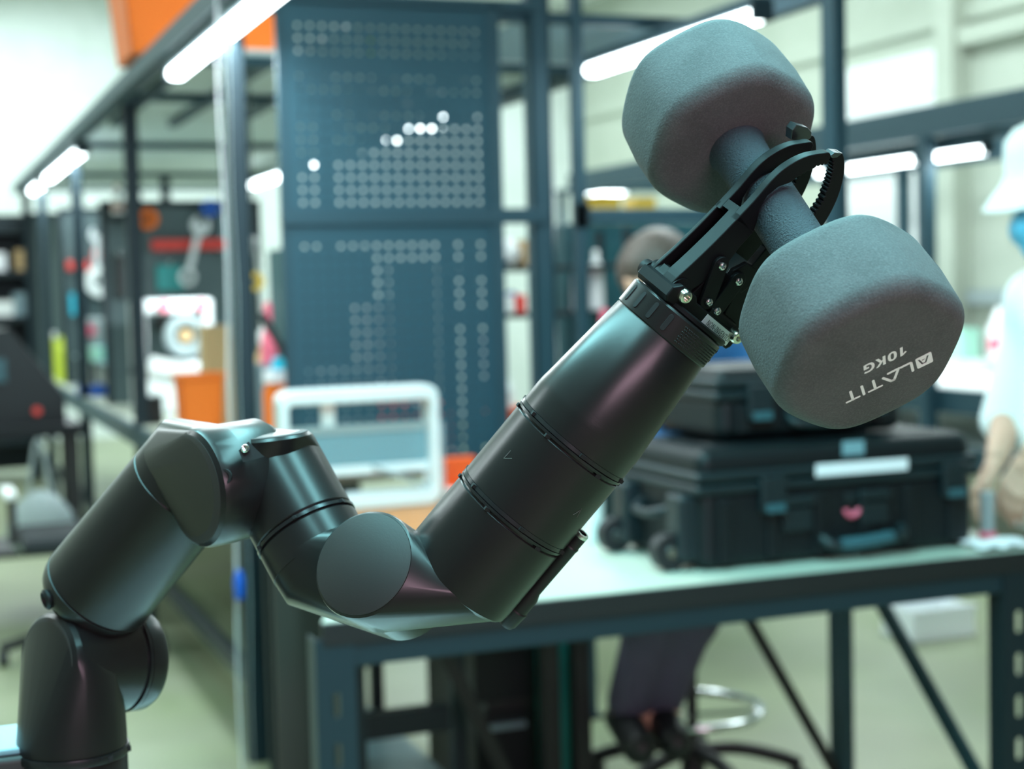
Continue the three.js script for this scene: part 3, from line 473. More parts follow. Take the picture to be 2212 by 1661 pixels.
// ---------------------------------------------------------------- second bench (wood) with the white framed device
{
  const t = thing('side_bench', 'wooden topped steel bench behind the front workbench', 'workbench');
  part(t, 'table_top', uvBox(lim(0.93, 1.62, 0.77, 0.8, -4.53, -3.68, 0.004)), M.wood);
  for (const x of [0.97, 1.28]) for (const z of [-4.48, -3.74]) part(t, 'leg', lim(x - 0.018, x + 0.018, 0, 0.77, z - 0.018, z + 0.018, 0.003), M.steelDark);
  for (const y of [0.74, 0.32]) for (const z of [-4.48, -3.74]) part(t, 'beam', lim(1.0, 1.25, y - 0.035, y + 0.03, z - 0.02, z + 0.02), M.steelDark);
  part(t, 'shelf', lim(1.0, 1.25, 0.14, 0.165, -4.46, -3.72), M.greyBlue);
}
{
  const t = thing('display_frame', 'white rounded frame device with blue grey panel on the wooden bench', 'device', [1.168, 0.8, -4.2]);
  const W = 0.45, H = 0.335, r = 0.035, w = 0.04, fr = (a, b, rad) => { const o = []; for (const [sx, sy, q] of [[1, 1, 0], [-1, 1, 1], [-1, -1, 2], [1, -1, 3]]) for (let i = 0; i <= 6; i++) { const th = (q + i / 6) * Math.PI / 2; o.push([sx * (a / 2 - rad) + Math.cos(th) * rad, H / 2 + sy * (b / 2 - rad) + Math.sin(th) * rad]); } return o; };
  part(t, 'frame', extrude(fr(W, H, r), 0.09, 0.006, [fr(W - 2 * 0.024, H - 2 * w, 0.012).reverse()]).translate(0, 0, -0.045), M.whitePlastic);
  part(t, 'panel', lim(-0.2, 0.2, 0.118, 0.208, -0.02, 0.0, 0.003), M.greyPanel);
  part(t, 'panel_rail', lim(-0.2, 0.2, 0.208, 0.23, -0.025, 0.005, 0.004), M.grey); part(t, 'panel_rail', lim(-0.2, 0.2, 0.092, 0.118, -0.025, 0.005, 0.004), M.whitePlastic);
  part(t, 'post', lim(-0.1, -0.062, 0.23, 0.295, -0.02, 0.0, 0.004), M.white);
  part(t, 'side_clip', lim(0.222, 0.243, 0.0, 0.23, -0.04, 0.03, 0.006), M.clearPlastic);
  part(t, 'strut', bar(v3(0.03, 0.115, 0.03), v3(0.19, 0.05, 0.03), 0.01, 0.01), M.grey);
}
solo('pen', 'dark pen leaning inside the white frame device', 'pen', cyl(v3(-0.02, 0.041, 0), v3(-0.07, 0.11, -0.02), 0.009, 0.009, 16), M.black, [1.13, 0.801, -4.17]);
{ const t = thing('bracket', 'flat orange bracket lying at the foot of the pegboard', 'bracket', [1.52, 0.8, -4.4]); part(t, 'plate', lim(-0.06, 0.06, 0, 0.1, -0.02, 0.02, 0.004), M.orangeDeep); part(t, 'foot', lim(-0.07, 0.08, 0, 0.02, -0.02, 0.06, 0.004), M.orangeDeep); }
solo('paper_pad', 'white paper pad on the wooden bench beside the frame', 'paper', box(0.14, 0.03, 0.1, 0, 0.015, 0, 0.003), M.white, [1.5, 0.8, -4.2]);
// ---------------------------------------------------------------- rack with benches along the left aisle
const RX = 0.945, RZ = [-4.6, -6.8, -9.0, -11.2, -12.6];
{
  const t = thing('bench_rack', 'long dark steel rack with workbenches along the left aisle', 'rack');
  RZ.forEach((z, i) => { for (const x of [RX, 1.78]) if (!(i === 0 && x > 1)) part(t, 'post', G([lim(x - 0.03, x + 0.03, 0, 2.24, z - 0.006, z + 0.0, 0.001), lim(x - 0.03, x - 0.024, 0, 2.24, z - 0.04, z), lim(x + 0.024, x + 0.03, 0, 2.24, z - 0.04, z)]), M.steelMid); });
  part(t, 'top_beam', lim(0.86, 0.93, 2.208, 2.275, -12.7, -3.2, 0.003), M.steel); part(t, 'top_beam', lim(2.5, 2.56, 2.2, 2.27, -12.7, -3.6, 0.003), M.steel);
  for (const z of [...RZ, -5.7]) part(t, 'cross_beam', lim(0.93, 2.5, 2.225, 2.26, z - 0.06, z - 0.02, 0.003), M.steel);
  for (let i = 0; i < 13; i++) part(t, 'roof_panel', lim(0.9, 2.52, 2.262, 2.285, -5.72 - i * 0.53, -6.22 - i * 0.53, 0.004), M.deck);
  for (let i = 0; i < 5; i++) part(t, 'roof_rail', lim(1.0 + i * 0.28, 1.04 + i * 0.28, 2.225, 2.262, -7.9, -5.75), M.steel);
  part(t, 'roof_panel', lim(1.42, 1.92, 2.262, 2.285, -5.7, -4.72, 0.004), M.deck);
  part(t, 'roof_mesh', G((() => { const o = []; for (let i = 0; i < 26; i++) o.push(lim(1.95 + i * 0.02, 1.956 + i * 0.02, 2.265, 2.27, -5.7, -4.7)); for (let i = 0; i < 45; i++) o.push(lim(1.94, 2.5, 2.27, 2.274, -4.7 - i * 0.022, -4.707 - i * 0.022)); return o; })()), M.greyBlue).userData.kind = 'stuff';
  for (let i = 0; i < 4; i++) part(t, 'bench_top', uvBox(lim(RX - 0.005, 1.76, 0.815, 0.85, RZ[i] - 0.05, RZ[i + 1] + 0.01, 0.004)), M.bench);
  part(t, 'bench_beam', lim(RX - 0.03, RX, 0.76, 0.845, -12.6, -4.62, 0.003), M.steel); part(t, 'bench_beam', lim(1.74, 1.77, 0.76, 0.845, -12.6, -4.62, 0.003), M.steel);
  part(t, 'lower_beam', lim(RX - 0.02, RX + 0.02, 0.22, 0.27, -12.6, -4.62), M.steelDark);
  part(t, 'rear_panel', lim(1.775, 1.785, 0.05, 0.8, -12.6, -6.4), M.steelDark);
  part(t, 'riser_shelf', lim(1.0, 1.72, 1.03, 1.05, -10.1, -8.3, 0.003), M.greyBlue);
  for (const z of [-8.35, -9.2, -10.05]) for (const x of [1.02, 1.7]) part(t, 'riser_leg', lim(x - 0.012, x + 0.012, 0.85, 1.03, z - 0.012, z + 0.012), M.steelDark);
  part(t, 'foot_brace', bar(v3(RX + 0.02, 0.72, -4.58), v3(1.28, 0.02, -4.58), 0.035, 0.01), M.steel);
  part(t, 'diagonal_brace', bar(v3(1.0, 1.34, -4.62), v3(1.2, 0.98, -4.62), 0.022, 0.01), M.black);
}
// tool boards between the bays, with what hangs on them
function toolBoard(z, y1, label) {
  const t = thing('tool_board', label, 'tool board', [1.36, 0.86, z]);
  part(t, 'panel', box(0.78, y1 - 0.86, 0.02, 0, (y1 - 0.86) / 2, 0, 0.003), M.board);
  part(t, 'frame', G([box(0.03, y1 - 0.86, 0.035, -0.39, (y1 - 0.86) / 2, 0), box(0.03, y1 - 0.86, 0.035, 0.39, (y1 - 0.86) / 2, 0), box(0.8, 0.03, 0.035, 0, y1 - 0.875, 0)]), M.steelDark);
  return t;
}
toolBoard(-8.1, 1.88, 'dark tool board with red rail and open wrench between the left bays');
toolBoard(-10.2, 1.96, 'further dark tool board behind the second left bay');
toolBoard(-12.45, 2.05, 'furthest dark tool board at the end of the left rack');
solo('tool_rail', 'long red tool rail on the nearer tool board', 'tool rail', box(0.4, 0.055, 0.03, 0, 0, 0, 0.012), M.red, [1.4, 1.655, -8.07]);
solo('tool_rail', 'red tool rail on the further tool board', 'tool rail', box(0.3, 0.06, 0.03, 0, 0, 0, 0.012), M.red, [1.3, 1.67, -10.17]);
solo('tool_rail', 'short red rail at the left edge of the further tool board', 'tool rail', box(0.14, 0.06, 0.03, 0, 0, 0, 0.012), M.red, [1.06, 1.6, -10.16]);
function wrench(p, ang, L, label) {
  const t = thing('wrench', label, 'wrench', p); t.rotation.z = ang;
  const s = []; for (let i = 0; i <= 20; i++) { const a = Math.PI / 2 + 0.45 + i / 20 * (2 * Math.PI - 0.9); s.push([Math.cos(a) * 0.05, L / 2 + Math.sin(a) * 0.05]); }
  s.push([0.02, L / 2 + 0.012], [0, L / 2 - 0.004], [-0.02, L / 2 + 0.012]);
  part(t, 'jaw', extrude(s, 0.012, 0.002).translate(0, 0, -0.006), M.wrenchSteel);
  part(t, 'shaft', box(0.032, L - 0.06, 0.012, 0, -0.005, 0, 0.004), M.wrenchSteel);
  part(t, 'ring_end', new THREE.TorusGeometry(0.034, 0.011, 10, 32).translate(0, -L / 2, 0), M.wrenchSteel);
}
wrench([1.405, 1.62, -8.02], -0.28, 0.27, 'large open ended wrench hanging over the red rail');
wrench([1.17, 1.64, -10.13], -0.06, 0.3, 'chromed wrench hanging on the further tool board');
function roll(p, r, d, m, label, name = 'tape_roll', cat = 'tape roll') {
  const t = thing(name, label, cat, p); const s = new THREE.Shape(); s.absarc(0, 0, r, 0, 6.283); const h = new THREE.Path(); h.absarc(0, 0, r * 0.45, 0, 6.283); s.holes.push(h);
  part(t, 'tape', new THREE.ExtrudeGeometry(s, { depth: d, bevelEnabled: false, curveSegments: 20 }).translate(0, 0, -d / 2), m); part(t, 'core', new THREE.CylinderGeometry(r * 0.46, r * 0.46, d * 0.98, 24, 1, true).rotateX(Math.PI / 2), M.card);
}
roll([1.185, 1.785, -8.05], 0.05, 0.05, M.orange, 'bright orange tape roll hanging beside the left post');
roll([1.19, 1.5, -10.13], 0.1, 0.05, M.white, 'large white tape roll hanging on the further tool board');
roll([1.5, 1.84, -8.04], 0.042, 0.04, M.blue, 'blue tape roll at the top right of the nearer tool board');
roll([1.31, 1.47, -10.12], 0.055, 0.05, M.grey, 'grey tape roll beside the white roll');
function bottle(p, r, h, m, capM, label, name = 'spray_bottle', cat = 'bottle', band) {
  const t = thing(name, label, cat, p);
  part(t, 'body', lathe(v3(0, 0, 0), UPV, [[0, 0], [0, r * 0.92], [h * 0.03, r], [h * 0.66, r], [h * 0.76, r * 0.8], [h * 0.83, r * 0.38], [h * 0.88, r * 0.36]], 28), m);
  part(t, 'cap', lathe(v3(0, h * 0.86, 0), UPV, [[0, r * 0.42], [0.001, r * 0.46], [h * 0.12, r * 0.42], [h * 0.14, 0]], 24), capM);
  if (band) part(t, 'band', lathe(v3(0, h * 0.2, 0), UPV, [[0, r * 1.0], [0.002, r * 1.015], [h * 0.2, r * 1.015], [h * 0.202, r]], 28), band);
}
{ const t = thing('can_shelf', 'narrow steel ledge with cans on the nearer tool board', 'shelf', [1.06, 1.785, -8.06]); part(t, 'ledge', box(0.14, 0.012, 0.09, 0, 0, 0.03, 0.003), M.steelDark); part(t, 'lip', box(0.14, 0.03, 0.006, 0, 0.01, 0.072, 0.002), M.steelDark); }
bottle([1.08, 1.05, -8.8], 0.035, 0.2, M.white, M.brown, 'white spray can with brown band on the riser shelf', 'spray_can', 'can', M.brown);
bottle([1.04, 1.793, -8.04], 0.03, 0.17, M.white, M.brown, 'white spray can on the ledge left of the orange roll', 'spray_can', 'can', M.brown);
function bin(p, w, h, d, m, label, turn = 0) {
  const t = thing('storage_bin', label, 'bin', p, turn);
  const wall = 0.008; part(t, 'body', G([hull([[-w * 0.44, 0, -d * 0.44], [w * 0.44, 0, -d * 0.44], [w * 0.44, 0, d * 0.44], [-w * 0.44, 0, d * 0.44], [-w * 0.44, 0.01, -d * 0.44], [w * 0.44, 0.01, -d * 0.44], [w * 0.44, 0.01, d * 0.44], [-w * 0.44, 0.01, d * 0.44]].map(V), 0.3),
    ...[[0, 1], [0, -1], [1, 0], [-1, 0]].map(([sx, sz]) => { const a = sx ? [[sx * w * 0.44, 0, -d * 0.44], [sx * w * 0.44, 0, d * 0.44], [sx * w * 0.5, h, -d * 0.5], [sx * w * 0.5, h, d * 0.5]] : [[-w * 0.44, 0, sz * d * 0.44], [w * 0.44, 0, sz * d * 0.44], [-w * 0.5, h, sz * d * 0.5], [w * 0.5, h, sz * d * 0.5]]; return hull([...a, ...a.map(([x, y, z]) => [x - sx * wall, y, z - sz * wall])].map(V), 0.3); })]), m);
  part(t, 'rim', G([box(w + 0.016, 0.016, 0.016, 0, h, d / 2), box(w + 0.016, 0.016, 0.016, 0, h, -d / 2), box(0.016, 0.016, d, w / 2, h, 0), box(0.016, 0.016, d, -w / 2, h, 0)]), m);
}
bin([1.085, 0.85, -6.2], 0.17, 0.235, 0.15, M.orange, 'orange storage bin on the left bench behind the elbow');
bin([1.1, 2.285, -6.1], 0.6, 0.4, 0.45, M.orange, 'big orange crate on the roof of the left rack');
bin([1.95, 0.85, -5.05], 0.13, 0.13, 0.12, M.orangeDeep, 'small orange bin between pegboard and upright');
{ // white desktop machine with a spool
  const t = thing('desktop_machine', 'white desktop machine with round spool on the left bench', 'machine', [1.2, 0.85, -7.55]);
  part(t, 'body', G([box(0.36, 0.24, 0.3, 0, 0.12, 0, 0.02), box(0.05, 0.34, 0.26, -0.155, 0.33, 0, 0.015), box(0.05, 0.34, 0.26, 0.155, 0.33, 0, 0.015), box(0.36, 0.07, 0.28, 0, 0.5, 0, 0.02)]), M.whitePlastic);
  part(t, 'arm', (() => bar(v3(-0.13, 0.24, 0.16), v3(0.16, 0.17, 0.17), 0.07, 0.03))(), M.white);
  const sp = part(t, 'spool', new THREE.TorusGeometry(0.075, 0.028, 12, 36).translate(0.05, 0.36, 0.1), M.grey); part(sp, 'hub', new THREE.CylinderGeometry(0.03, 0.03, 0.05, 24).rotateX(Math.PI / 2).translate(0.05, 0.36, 0.1), M.card);
  for (const x of [-0.05, 0.12]) part(t, 'knob', cyl(v3(x, 0.5, 0.13), v3(x, 0.5, 0.165), 0.028, 0.026, 20), M.pink, 'pink red knob');
}
function carton(p, w, h, d, m, label, name = 'cardboard_box', cat = 'box', turn = 0) {
  const t = thing(name, label, cat, p, turn);
  part(t, 'body', box(w, h - 0.004, d, 0, (h - 0.004) / 2, 0, 0.004), m); part(t, 'flap', box(w * 0.498, 0.004, d, -w * 0.251, h - 0.001, 0), m); part(t, 'flap', box(w * 0.498, 0.004, d, w * 0.251, h - 0.001, 0), m); part(t, 'tape', box(0.03, 0.002, d * 1.002, 0, h + 0.002, 0), M.grey);
}
carton([1.25, 0.85, -6.62], 0.145, 0.42, 0.14, M.card, 'tall tan cardboard box on the bench right of the orange bin');
carton([1.07, 1.05, -9.05], 0.17, 0.07, 0.2, M.mint, 'flat mint green box on the riser shelf', 'plastic_box', 'box');
carton([0.99, 0.85, -9.1], 0.14, 0.06, 0.2, M.blue, 'flat blue box on the bench below the mint box', 'plastic_box', 'box');
carton([1.0, 0.85, -6.9], 0.08, 0.12, 0.14, M.black, 'small black box near the edge of the left bench', 'plastic_box', 'box');
carton([1.16, 0.85, -9.9], 0.3, 0.17, 0.18, M.white, 'low white box under the riser shelf', 'plastic_box', 'box');
bottle([1.02, 1.05, -8.45], 0.03, 0.14, M.cyan, M.cyan, 'cyan bottle on the near end of the riser shelf');
bottle([0.99, 0.85, -10.7], 0.045, 0.3, M.lime, M.lime, 'yellow green bottle at the far left bench');
bottle([1.0, 0.85, -11.4], 0.05, 0.32, M.lime, M.white, 'taller yellow green bottle behind the first one');
{ const t = thing('control_box', 'grey control box with two red knobs on the riser shelf', 'control box', [1.12, 1.05, -9.45]); part(t, 'body', box(0.26, 0.23, 0.2, 0, 0.115, 0, 0.012), M.grey); for (const x of [-0.1, 0.06]) part(t, 'knob', cyl(v3(x, 0.16, 0.1), v3(x, 0.16, 0.14), 0.035, 0.033, 20), M.pink); part(t, 'display', box(0.14, 0.05, 0.004, 0.0, 0.06, 0.101), M.greyPanel); }
for (const [x, y, z, w, h, m, l] of [[1.29, 1.49, -8.07, 0.14, 0.13, M.teal, 'teal square pad hung on the nearer tool board'], [1.6, 1.7, -8.07, 0.1, 0.2, M.greyBlue, 'grey hand saw blade at the right of the nearer tool board'], [1.04, 1.5, -8.06, 0.05, 0.22, M.black, 'black tool handle at the left of the nearer tool board'], [1.3, 1.28, -8.06, 0.2, 0.1, M.black, 'black drill case hung low on the nearer tool board'], [1.55, 1.3, -10.16, 0.2, 0.24, M.grey, 'grey plate hung on the further tool board'], [1.05, 1.36, -10.16, 0.1, 0.14, M.cyan, 'cyan clip board on the further tool board']])
  { const t = thing('hanging_tool', l, 'tool', [x, y, z]); part(t, 'plate', box(w, h, 0.02, 0, 0, 0, 0.008), m); part(t, 'hook', tube([[0, h / 2 - 0.01, 0.012], [0, h / 2 + 0.02, 0.012], [0, h / 2 + 0.025, -0.015]], 0.004, 12, 6), M.chrome); }
{ // desk lamp on the left bench, mostly behind the dark post
  const t = thing('desk_lamp', 'small white desk lamp on the left bench behind the dark post', 'lamp', [1.5, 0.85, -7.0]);
  part(t, 'base', cyl(v3(0, 0, 0), v3(0, 0.02, 0), 0.07, 0.065, 28), M.white); part(t, 'arm', tube([[0, 0.02, 0], [0.02, 0.4, 0], [0, 0.72, 0.02], [-0.02, 0.78, 0.03]], 0.009, 24, 8), M.white);
  const d = v3(-0.75, -0.55, -0.35).normalize(), c = v3(-0.02, 0.78, 0.03);
  part(t, 'shade', turned(c, d, [[-0.02, 0.012], [0, 0.03], [0.05, 0.055], [0.09, 0.062], [0.088, 0.058], [0.05, 0.05], [0, 0.024]], 32), M.white);
  part(t, 'bulb', new THREE.SphereGeometry(0.024, 20, 14).translate(c.x + d.x * 0.05, c.y + d.y * 0.05, c.z + d.z * 0.05), M.stripGlow);
  const l = new THREE.SpotLight(WHITE_LIGHT, 1.7, 0, 1.15, 0.6, 2); l.position.set(1.5 + c.x + d.x * 0.08, 0.85 + c.y + d.y * 0.08, -7.0 + c.z + d.z * 0.08); l.target.position.set(1.5 + d.x * 2, 1.6 + d.y * 2, -7.0 + d.z * 2); l.castShadow = true; scene.add(l, l.target);
}
// things in the gap beside the pegboard, on the left bench end
{ const t = thing('glue_canister', 'orange canister with white lid on the bench end beside the post', 'canister', [1.135, 0.85, -5.05]); part(t, 'body', lathe(v3(0, 0, 0), UPV, [[0, 0], [0, 0.04], [0.005, 0.043], [0.23, 0.043], [0.25, 0.036], [0.262, 0.036]], 32), M.orange); part(t, 'band', lathe(v3(0, 0.075, 0), UPV, [[0, 0.043], [0.001, 0.0436], [0.025, 0.0436], [0.026, 0.043]], 32), M.white); part(t, 'lid', cyl(v3(0, 0.26, 0), v3(0, 0.3, 0), 0.042, 0.04, 28), M.label); part(t, 'nozzle', cyl(v3(0.01, 0.3, 0), v3(0.014, 0.34, 0), 0.026, 0.02, 20), M.cyan); }
bottle([1.215, 0.85, -5.5], 0.03, 0.52, M.pink, M.pink, 'pink bottle behind the orange canister');
bottle([1.245, 0.85, -5.75], 0.03, 0.42, M.card, M.white, 'tan bottle behind the orange canister');
roll([1.27, 1.445, -5.95], 0.034, 0.03, M.yellow, 'small yellow roll hanging behind the post');
solo('hanging_rod', 'thin steel rod holding the yellow roll', 'rod', cyl(v3(0, 0, 0), v3(0, 0.72, 0), 0.004, 0.004, 8), M.steelDark, [1.27, 1.46, -5.95]);
// low coloured goods behind the lower pegboard panel
[[1.3, -5.0, 0.22, 0.1, M.red, 'flat red box behind the pegboard foot'], [1.62, -5.1, 0.2, 0.16, M.red, 'red box at the right behind the pegboard foot'], [1.5, -5.6, 0.2, 0.26, M.grey, 'grey box behind the pegboard'], [1.25, -5.5, 0.2, 0.3, M.greyBlue, 'blue grey box behind the pegboard'], [1.68, -5.75, 0.12, 0.5, M.white, 'tall white carton behind the pegboard right half'], [1.45, -6.3, 0.12, 0.42, M.white, 'white carton far behind the pegboard middle']].forEach(([x, z, w, h, m, l]) => carton([x, 0.85, z], w, h, 0.18, m, l, 'plastic_box', 'box'));
{ const t = thing('yellow_tag', 'yellow tag hanging behind the upper pegboard holes', 'tag', [1.445, 2.13, -4.92]); part(t, 'tag', box(0.035, 0.105, 0.004, 0, 0.05, 0, 0.002), M.lime); part(t, 'string', cyl(v3(0, 0.1, 0), v3(0, 0.133, 0), 0.0015, 0.0015, 8), M.white); }
{ const t = thing('tall_locker', 'dark teal locker standing behind the pegboard on the left bench', 'locker', [1.57, 0.85, -6.1]); part(t, 'body', box(0.36, 0.72, 0.3, 0, 0.36, 0, 0.005), M.tealDark); part(t, 'door', box(0.33, 0.66, 0.015, 0, 0.36, 0.155, 0.003), M.steelDark); part(t, 'handle', box(0.015, 0.1, 0.02, 0.13, 0.4, 0.17, 0.003), M.greyBlue); }
{ const t = thing('divider_panel', 'dark panel between the left bench and the parts shelf', 'panel', [1.72, 0.85, -5.3]); part(t, 'panel', box(0.02, 0.65, 0.5, 0, 0.325, -0.1, 0.003), M.steelDark); part(t, 'foot', box(0.05, 0.02, 0.5, 0, 0.01, -0.1, 0.003), M.steelDark); }
// ---------------------------------------------------------------- pegboard partition at the end of the rack
{
  const t = thing('pegboard', 'tall dark teal pegboard partition with rows of round holes', 'pegboard', [1.412, 0, -4.6]);
  const pan = (y0, y1) => { const hs = [], pitch = 0.0372, W = 0.64, nx = 16, ny = Math.floor((y1 - y0 - 0.03) / pitch); for (let i = 0; i < nx; i++) for (let j = 0; j < ny; j++) hs.push(circle((i - (nx - 1) / 2) * pitch, y0 + 0.03 + j * pitch, 0.0058, 10).reverse()); return extrude([[-W / 2, y0], [W / 2, y0], [W / 2, y1], [-W / 2, y1]], 0.0015, 0, hs); };
  part(t, 'upper_panel', pan(1.635, 2.25), M.peg); part(t, 'lower_panel', pan(0.872, 1.605), M.peg);
  part(t, 'frame_post', lim(0.315, 0.355, 0, 2.27, -0.03, 0.012, 0.003), M.steel); part(t, 'frame_post', lim(-0.345, -0.318, 0.85, 2.27, -0.02, 0.004, 0.003), M.steel);
  part(t, 'top_rail', lim(-0.5, 0.5, 2.255, 2.285, -0.02, 0.012, 0.003), M.steel);
  part(t, 'middle_rail', lim(-0.345, 0.5, 1.598, 1.645, -0.02, 0.016, 0.003), M.steel);
  part(t, 'bottom_rail', lim(-0.345, 0.33, 0.85, 0.875, -0.02, 0.012, 0.003), M.steelDark);
}
{ // uprights of the right-hand rack
  const t = thing('end_upright', 'wide dark steel upright right of the pegboard', 'upright', [1.905, 0, -4.6]);
  part(t, 'post', G([lim(-0.034, 0.034, 0, 2.6, -0.004, 0), lim(-0.034, -0.028, 0, 2.6, -0.06, 0), lim(0.028, 0.034, 0, 2.6, -0.05, 0)]), M.steel); part(t, 'foot', box(0.1, 0.01, 0.1, 0, 0.005, -0.02), M.steelDark);
  const t2 = thing('end_upright', 'narrow dark steel upright beside the hanging silver cables', 'upright', [2.036, 0, -4.6]);
  part(t2, 'post', lim(-0.018, 0.018, 0, 2.6, -0.04, 0, 0.002), M.steel); part(t2, 'foot', box(0.07, 0.01, 0.08, 0, 0.005, -0.02), M.steelDark);
  const t3 = thing('rear_rail', 'horizontal dark rail behind the person\'s head', 'rail', [2.3, 1.62, -4.62]); part(t3, 'bar', box(0.56, 0.045, 0.03, 0, 0, 0, 0.003), M.steel); part(t3, 'plate', box(0.05, 0.08, 0.006, -0.26, 0, 0.017), M.steelDark);
}
{
  const mk = (x, z, m, r, label, ys = 2.24, ye = 0.0, name = 'hanging_cable') => { const p = []; for (let i = 0; i <= 8; i++) p.push([x + rr(-0.008, 0.008), ye + (ys - ye) * (1 - i / 8), z + rr(-0.01, 0.01)]); const t = thing(name, label, 'cable', [0, 0, 0]); part(t, 'cord', tube(p, r, 60, 8), m); part(t, 'hook', new THREE.TorusGeometry(r * 1.6, r * 0.4, 6, 16).translate(x, ys, z), M.chrome); return t; };
  mk(0.852, -4.38, M.label, 0.0024, 'white cable hanging down left of the dark post'); mk(0.868, -4.42, M.grey, 0.002, 'grey cable hanging between the white cable and post'); mk(0.88, -4.36, M.grey, 0.0018, 'thin pale cable hanging close to the dark post');
  mk(1.968, -4.7, M.chrome, 0.007, 'silver braided cable between the two right uprights', 2.5, 0.3); mk(1.985, -4.72, M.white, 0.006, 'thin white cable between the two right uprights', 2.5, 0.3);
  solo('cable_plug', 'blue plug at the end of the white cable', 'plug', lathe(v3(0, 0, 0), UPV, [[0, 0], [0, 0.014], [0.05, 0.016], [0.08, 0.008], [0.08, 0]], 16), M.blue, [0.852, 0.55, -4.34]);
}
// things seen between pegboard, uprights and the person's head
bottle([2.58, 1.3, -5.7], 0.03, 0.24, M.white, M.white, 'white bottle on the parts shelf right of the narrow upright'); 
{ const t = thing('parts_shelf', 'steel parts shelf behind the right uprights', 'shelf', [2.3, 0, -5.75]); for (const y of [0.85, 1.3, 1.48]) part(t, 'board', box(0.7, 0.02, 0.3, 0.05, y - 0.01, 0, 0.003), M.steelDark); for (const x of [-0.28, 0.38]) for (const z of [-0.13, 0.13]) part(t, 'post', box(0.025, 1.62, 0.025, x, 0.81, z), M.steelDark); }
solo('cloth_bundle', 'white cloth bundle on the top board of the parts shelf', 'cloth', (() => { const g = new THREE.IcosahedronGeometry(0.045, 5), p = g.attributes.position; for (let i = 0; i < p.count; i++) { const k = 1 + 0.3 * vn(p.getX(i) * 60 + 20, p.getY(i) * 60 + p.getZ(i) * 40 + 20, 64); p.setXYZ(i, p.getX(i) * k, (p.getY(i) + 0.03) * k, p.getZ(i) * k); } g.computeVertexNormals(); return g; })(), M.white, [2.21, 1.5, -5.72]);
carton([2.3, 1.48, -5.75], 0.06, 0.1, 0.1, M.card, 'small tan carton beside the white cloth bundle');
{ const t = thing('blue_ball', 'round blue rubber ball on the parts shelf', 'ball', [2.225, 1.3, -5.72]); part(t, 'ball', new THREE.SphereGeometry(0.042, 28, 20).translate(0, 0.042, 0), M.blue); part(t, 'valve', cyl(v3(0, 0.084, 0), v3(0, 0.088, 0), 0.006, 0.005, 12), M.black); }
{ const t = thing('first_aid_box', 'white box with red end on the parts shelf', 'box', [2.17, 1.3, -5.64]); part(t, 'body', box(0.09, 0.07, 0.08, -0.03, 0.035, 0.02, 0.006), M.white); part(t, 'end', box(0.045, 0.07, 0.08, 0.04, 0.035, 0.02, 0.006), M.red); }
carton([2.1, 0.85, -5.62], 0.13, 0.36, 0.02, M.white, 'upright white board between the pegboard and the wide upright', 'white_board', 'board');
bottle([1.93, 0.862, -5.05], 0.035, 0.27, M.white, M.white, 'white nozzle bottle standing in the small orange bin', 'nozzle_bottle');
carton([2.02, 0.85, -5.4], 0.09, 0.19, 0.1, M.black, 'dark carton behind the small orange bin');
{ const t = thing('teal_cabinet', 'dark teal cabinet with yellow boxes on top', 'cabinet', [3.1, 0, -6.3]); part(t, 'body', box(0.95, 1.66, 0.4, 0, 0.83, 0, 0.006), M.tealDark); for (let i = 0; i < 3; i++) { const d = part(t, 'door', box(0.3, 1.5, 0.02, -0.31 + i * 0.31, 0.83, 0.21, 0.004), M.tealDark); part(d, 'handle', box(0.02, 0.14, 0.02, -0.2 + i * 0.31, 0.95, 0.23, 0.004), M.greyBlue); } }
carton([2.82, 1.66, -6.2], 0.16, 0.12, 0.12, M.yellow, 'wide yellow box on the teal cabinet', 'yellow_box', 'box'); carton([3.02, 1.66, -6.2], 0.1, 0.11, 0.12, M.yellow, 'narrow yellow box on the teal cabinet', 'yellow_box', 'box');
bottle([2.5, 1.3, -5.7], 0.026, 0.2, M.label, M.red, 'clear bottle with red cap right of the narrow upright'); bottle([2.52, 0.85, -5.5], 0.04, 0.46, M.cyan, M.pink, 'tall cyan bottle with pink cap near the head');
// ---------------------------------------------------------------- below the benches
{ const t = thing('tool_cabinet', 'dark tool cabinet with teal side under the benches', 'cabinet', [1.62, 0, -4.05]); part(t, 'body', box(0.24, 0.768, 0.5, -0.12, 0.384, 0, 0.004), M.black); part(t, 'side_panel', box(0.09, 0.6, 0.02, -0.056, 0.36, 0.258, 0.003), M.teal); for (const y of [0.2, 0.42]) { const d = part(t, 'drawer', box(0.17, 0.19, 0.02, -0.19, y, 0.255, 0.004), M.caseBlack); part(d, 'handle', box(0.1, 0.015, 0.02, -0.19, y + 0.06, 0.272, 0.003), M.greyBlue); } }
{ const t = thing('cable_coil', 'coil of tan cable hanging under the bench edge', 'cable', [1.36, 0.62, -3.66]); part(t, 'coil', G([0, 1, 2].map((i) => new THREE.TorusGeometry(0.06 + i * 0.004, 0.006, 8, 40).rotateY(0.1 * i).translate(0, 0, i * 0.008))), M.card); part(t, 'tie', box(0.02, 0.012, 0.05, 0, 0.06, 0.01, 0.003), M.black); }
for (const [x, l] of [[1.5, 'left black square post under the front workbench'], [1.585, 'right black square post under the front workbench']]) { const t = thing('support_post', l, 'post', [x, 0, -3.66]); part(t, 'post', box(0.045, 0.71, 0.045, 0, 0.355, 0, 0.003), M.black); part(t, 'foot', box(0.08, 0.008, 0.08, 0, 0.004, 0), M.steelDark); }
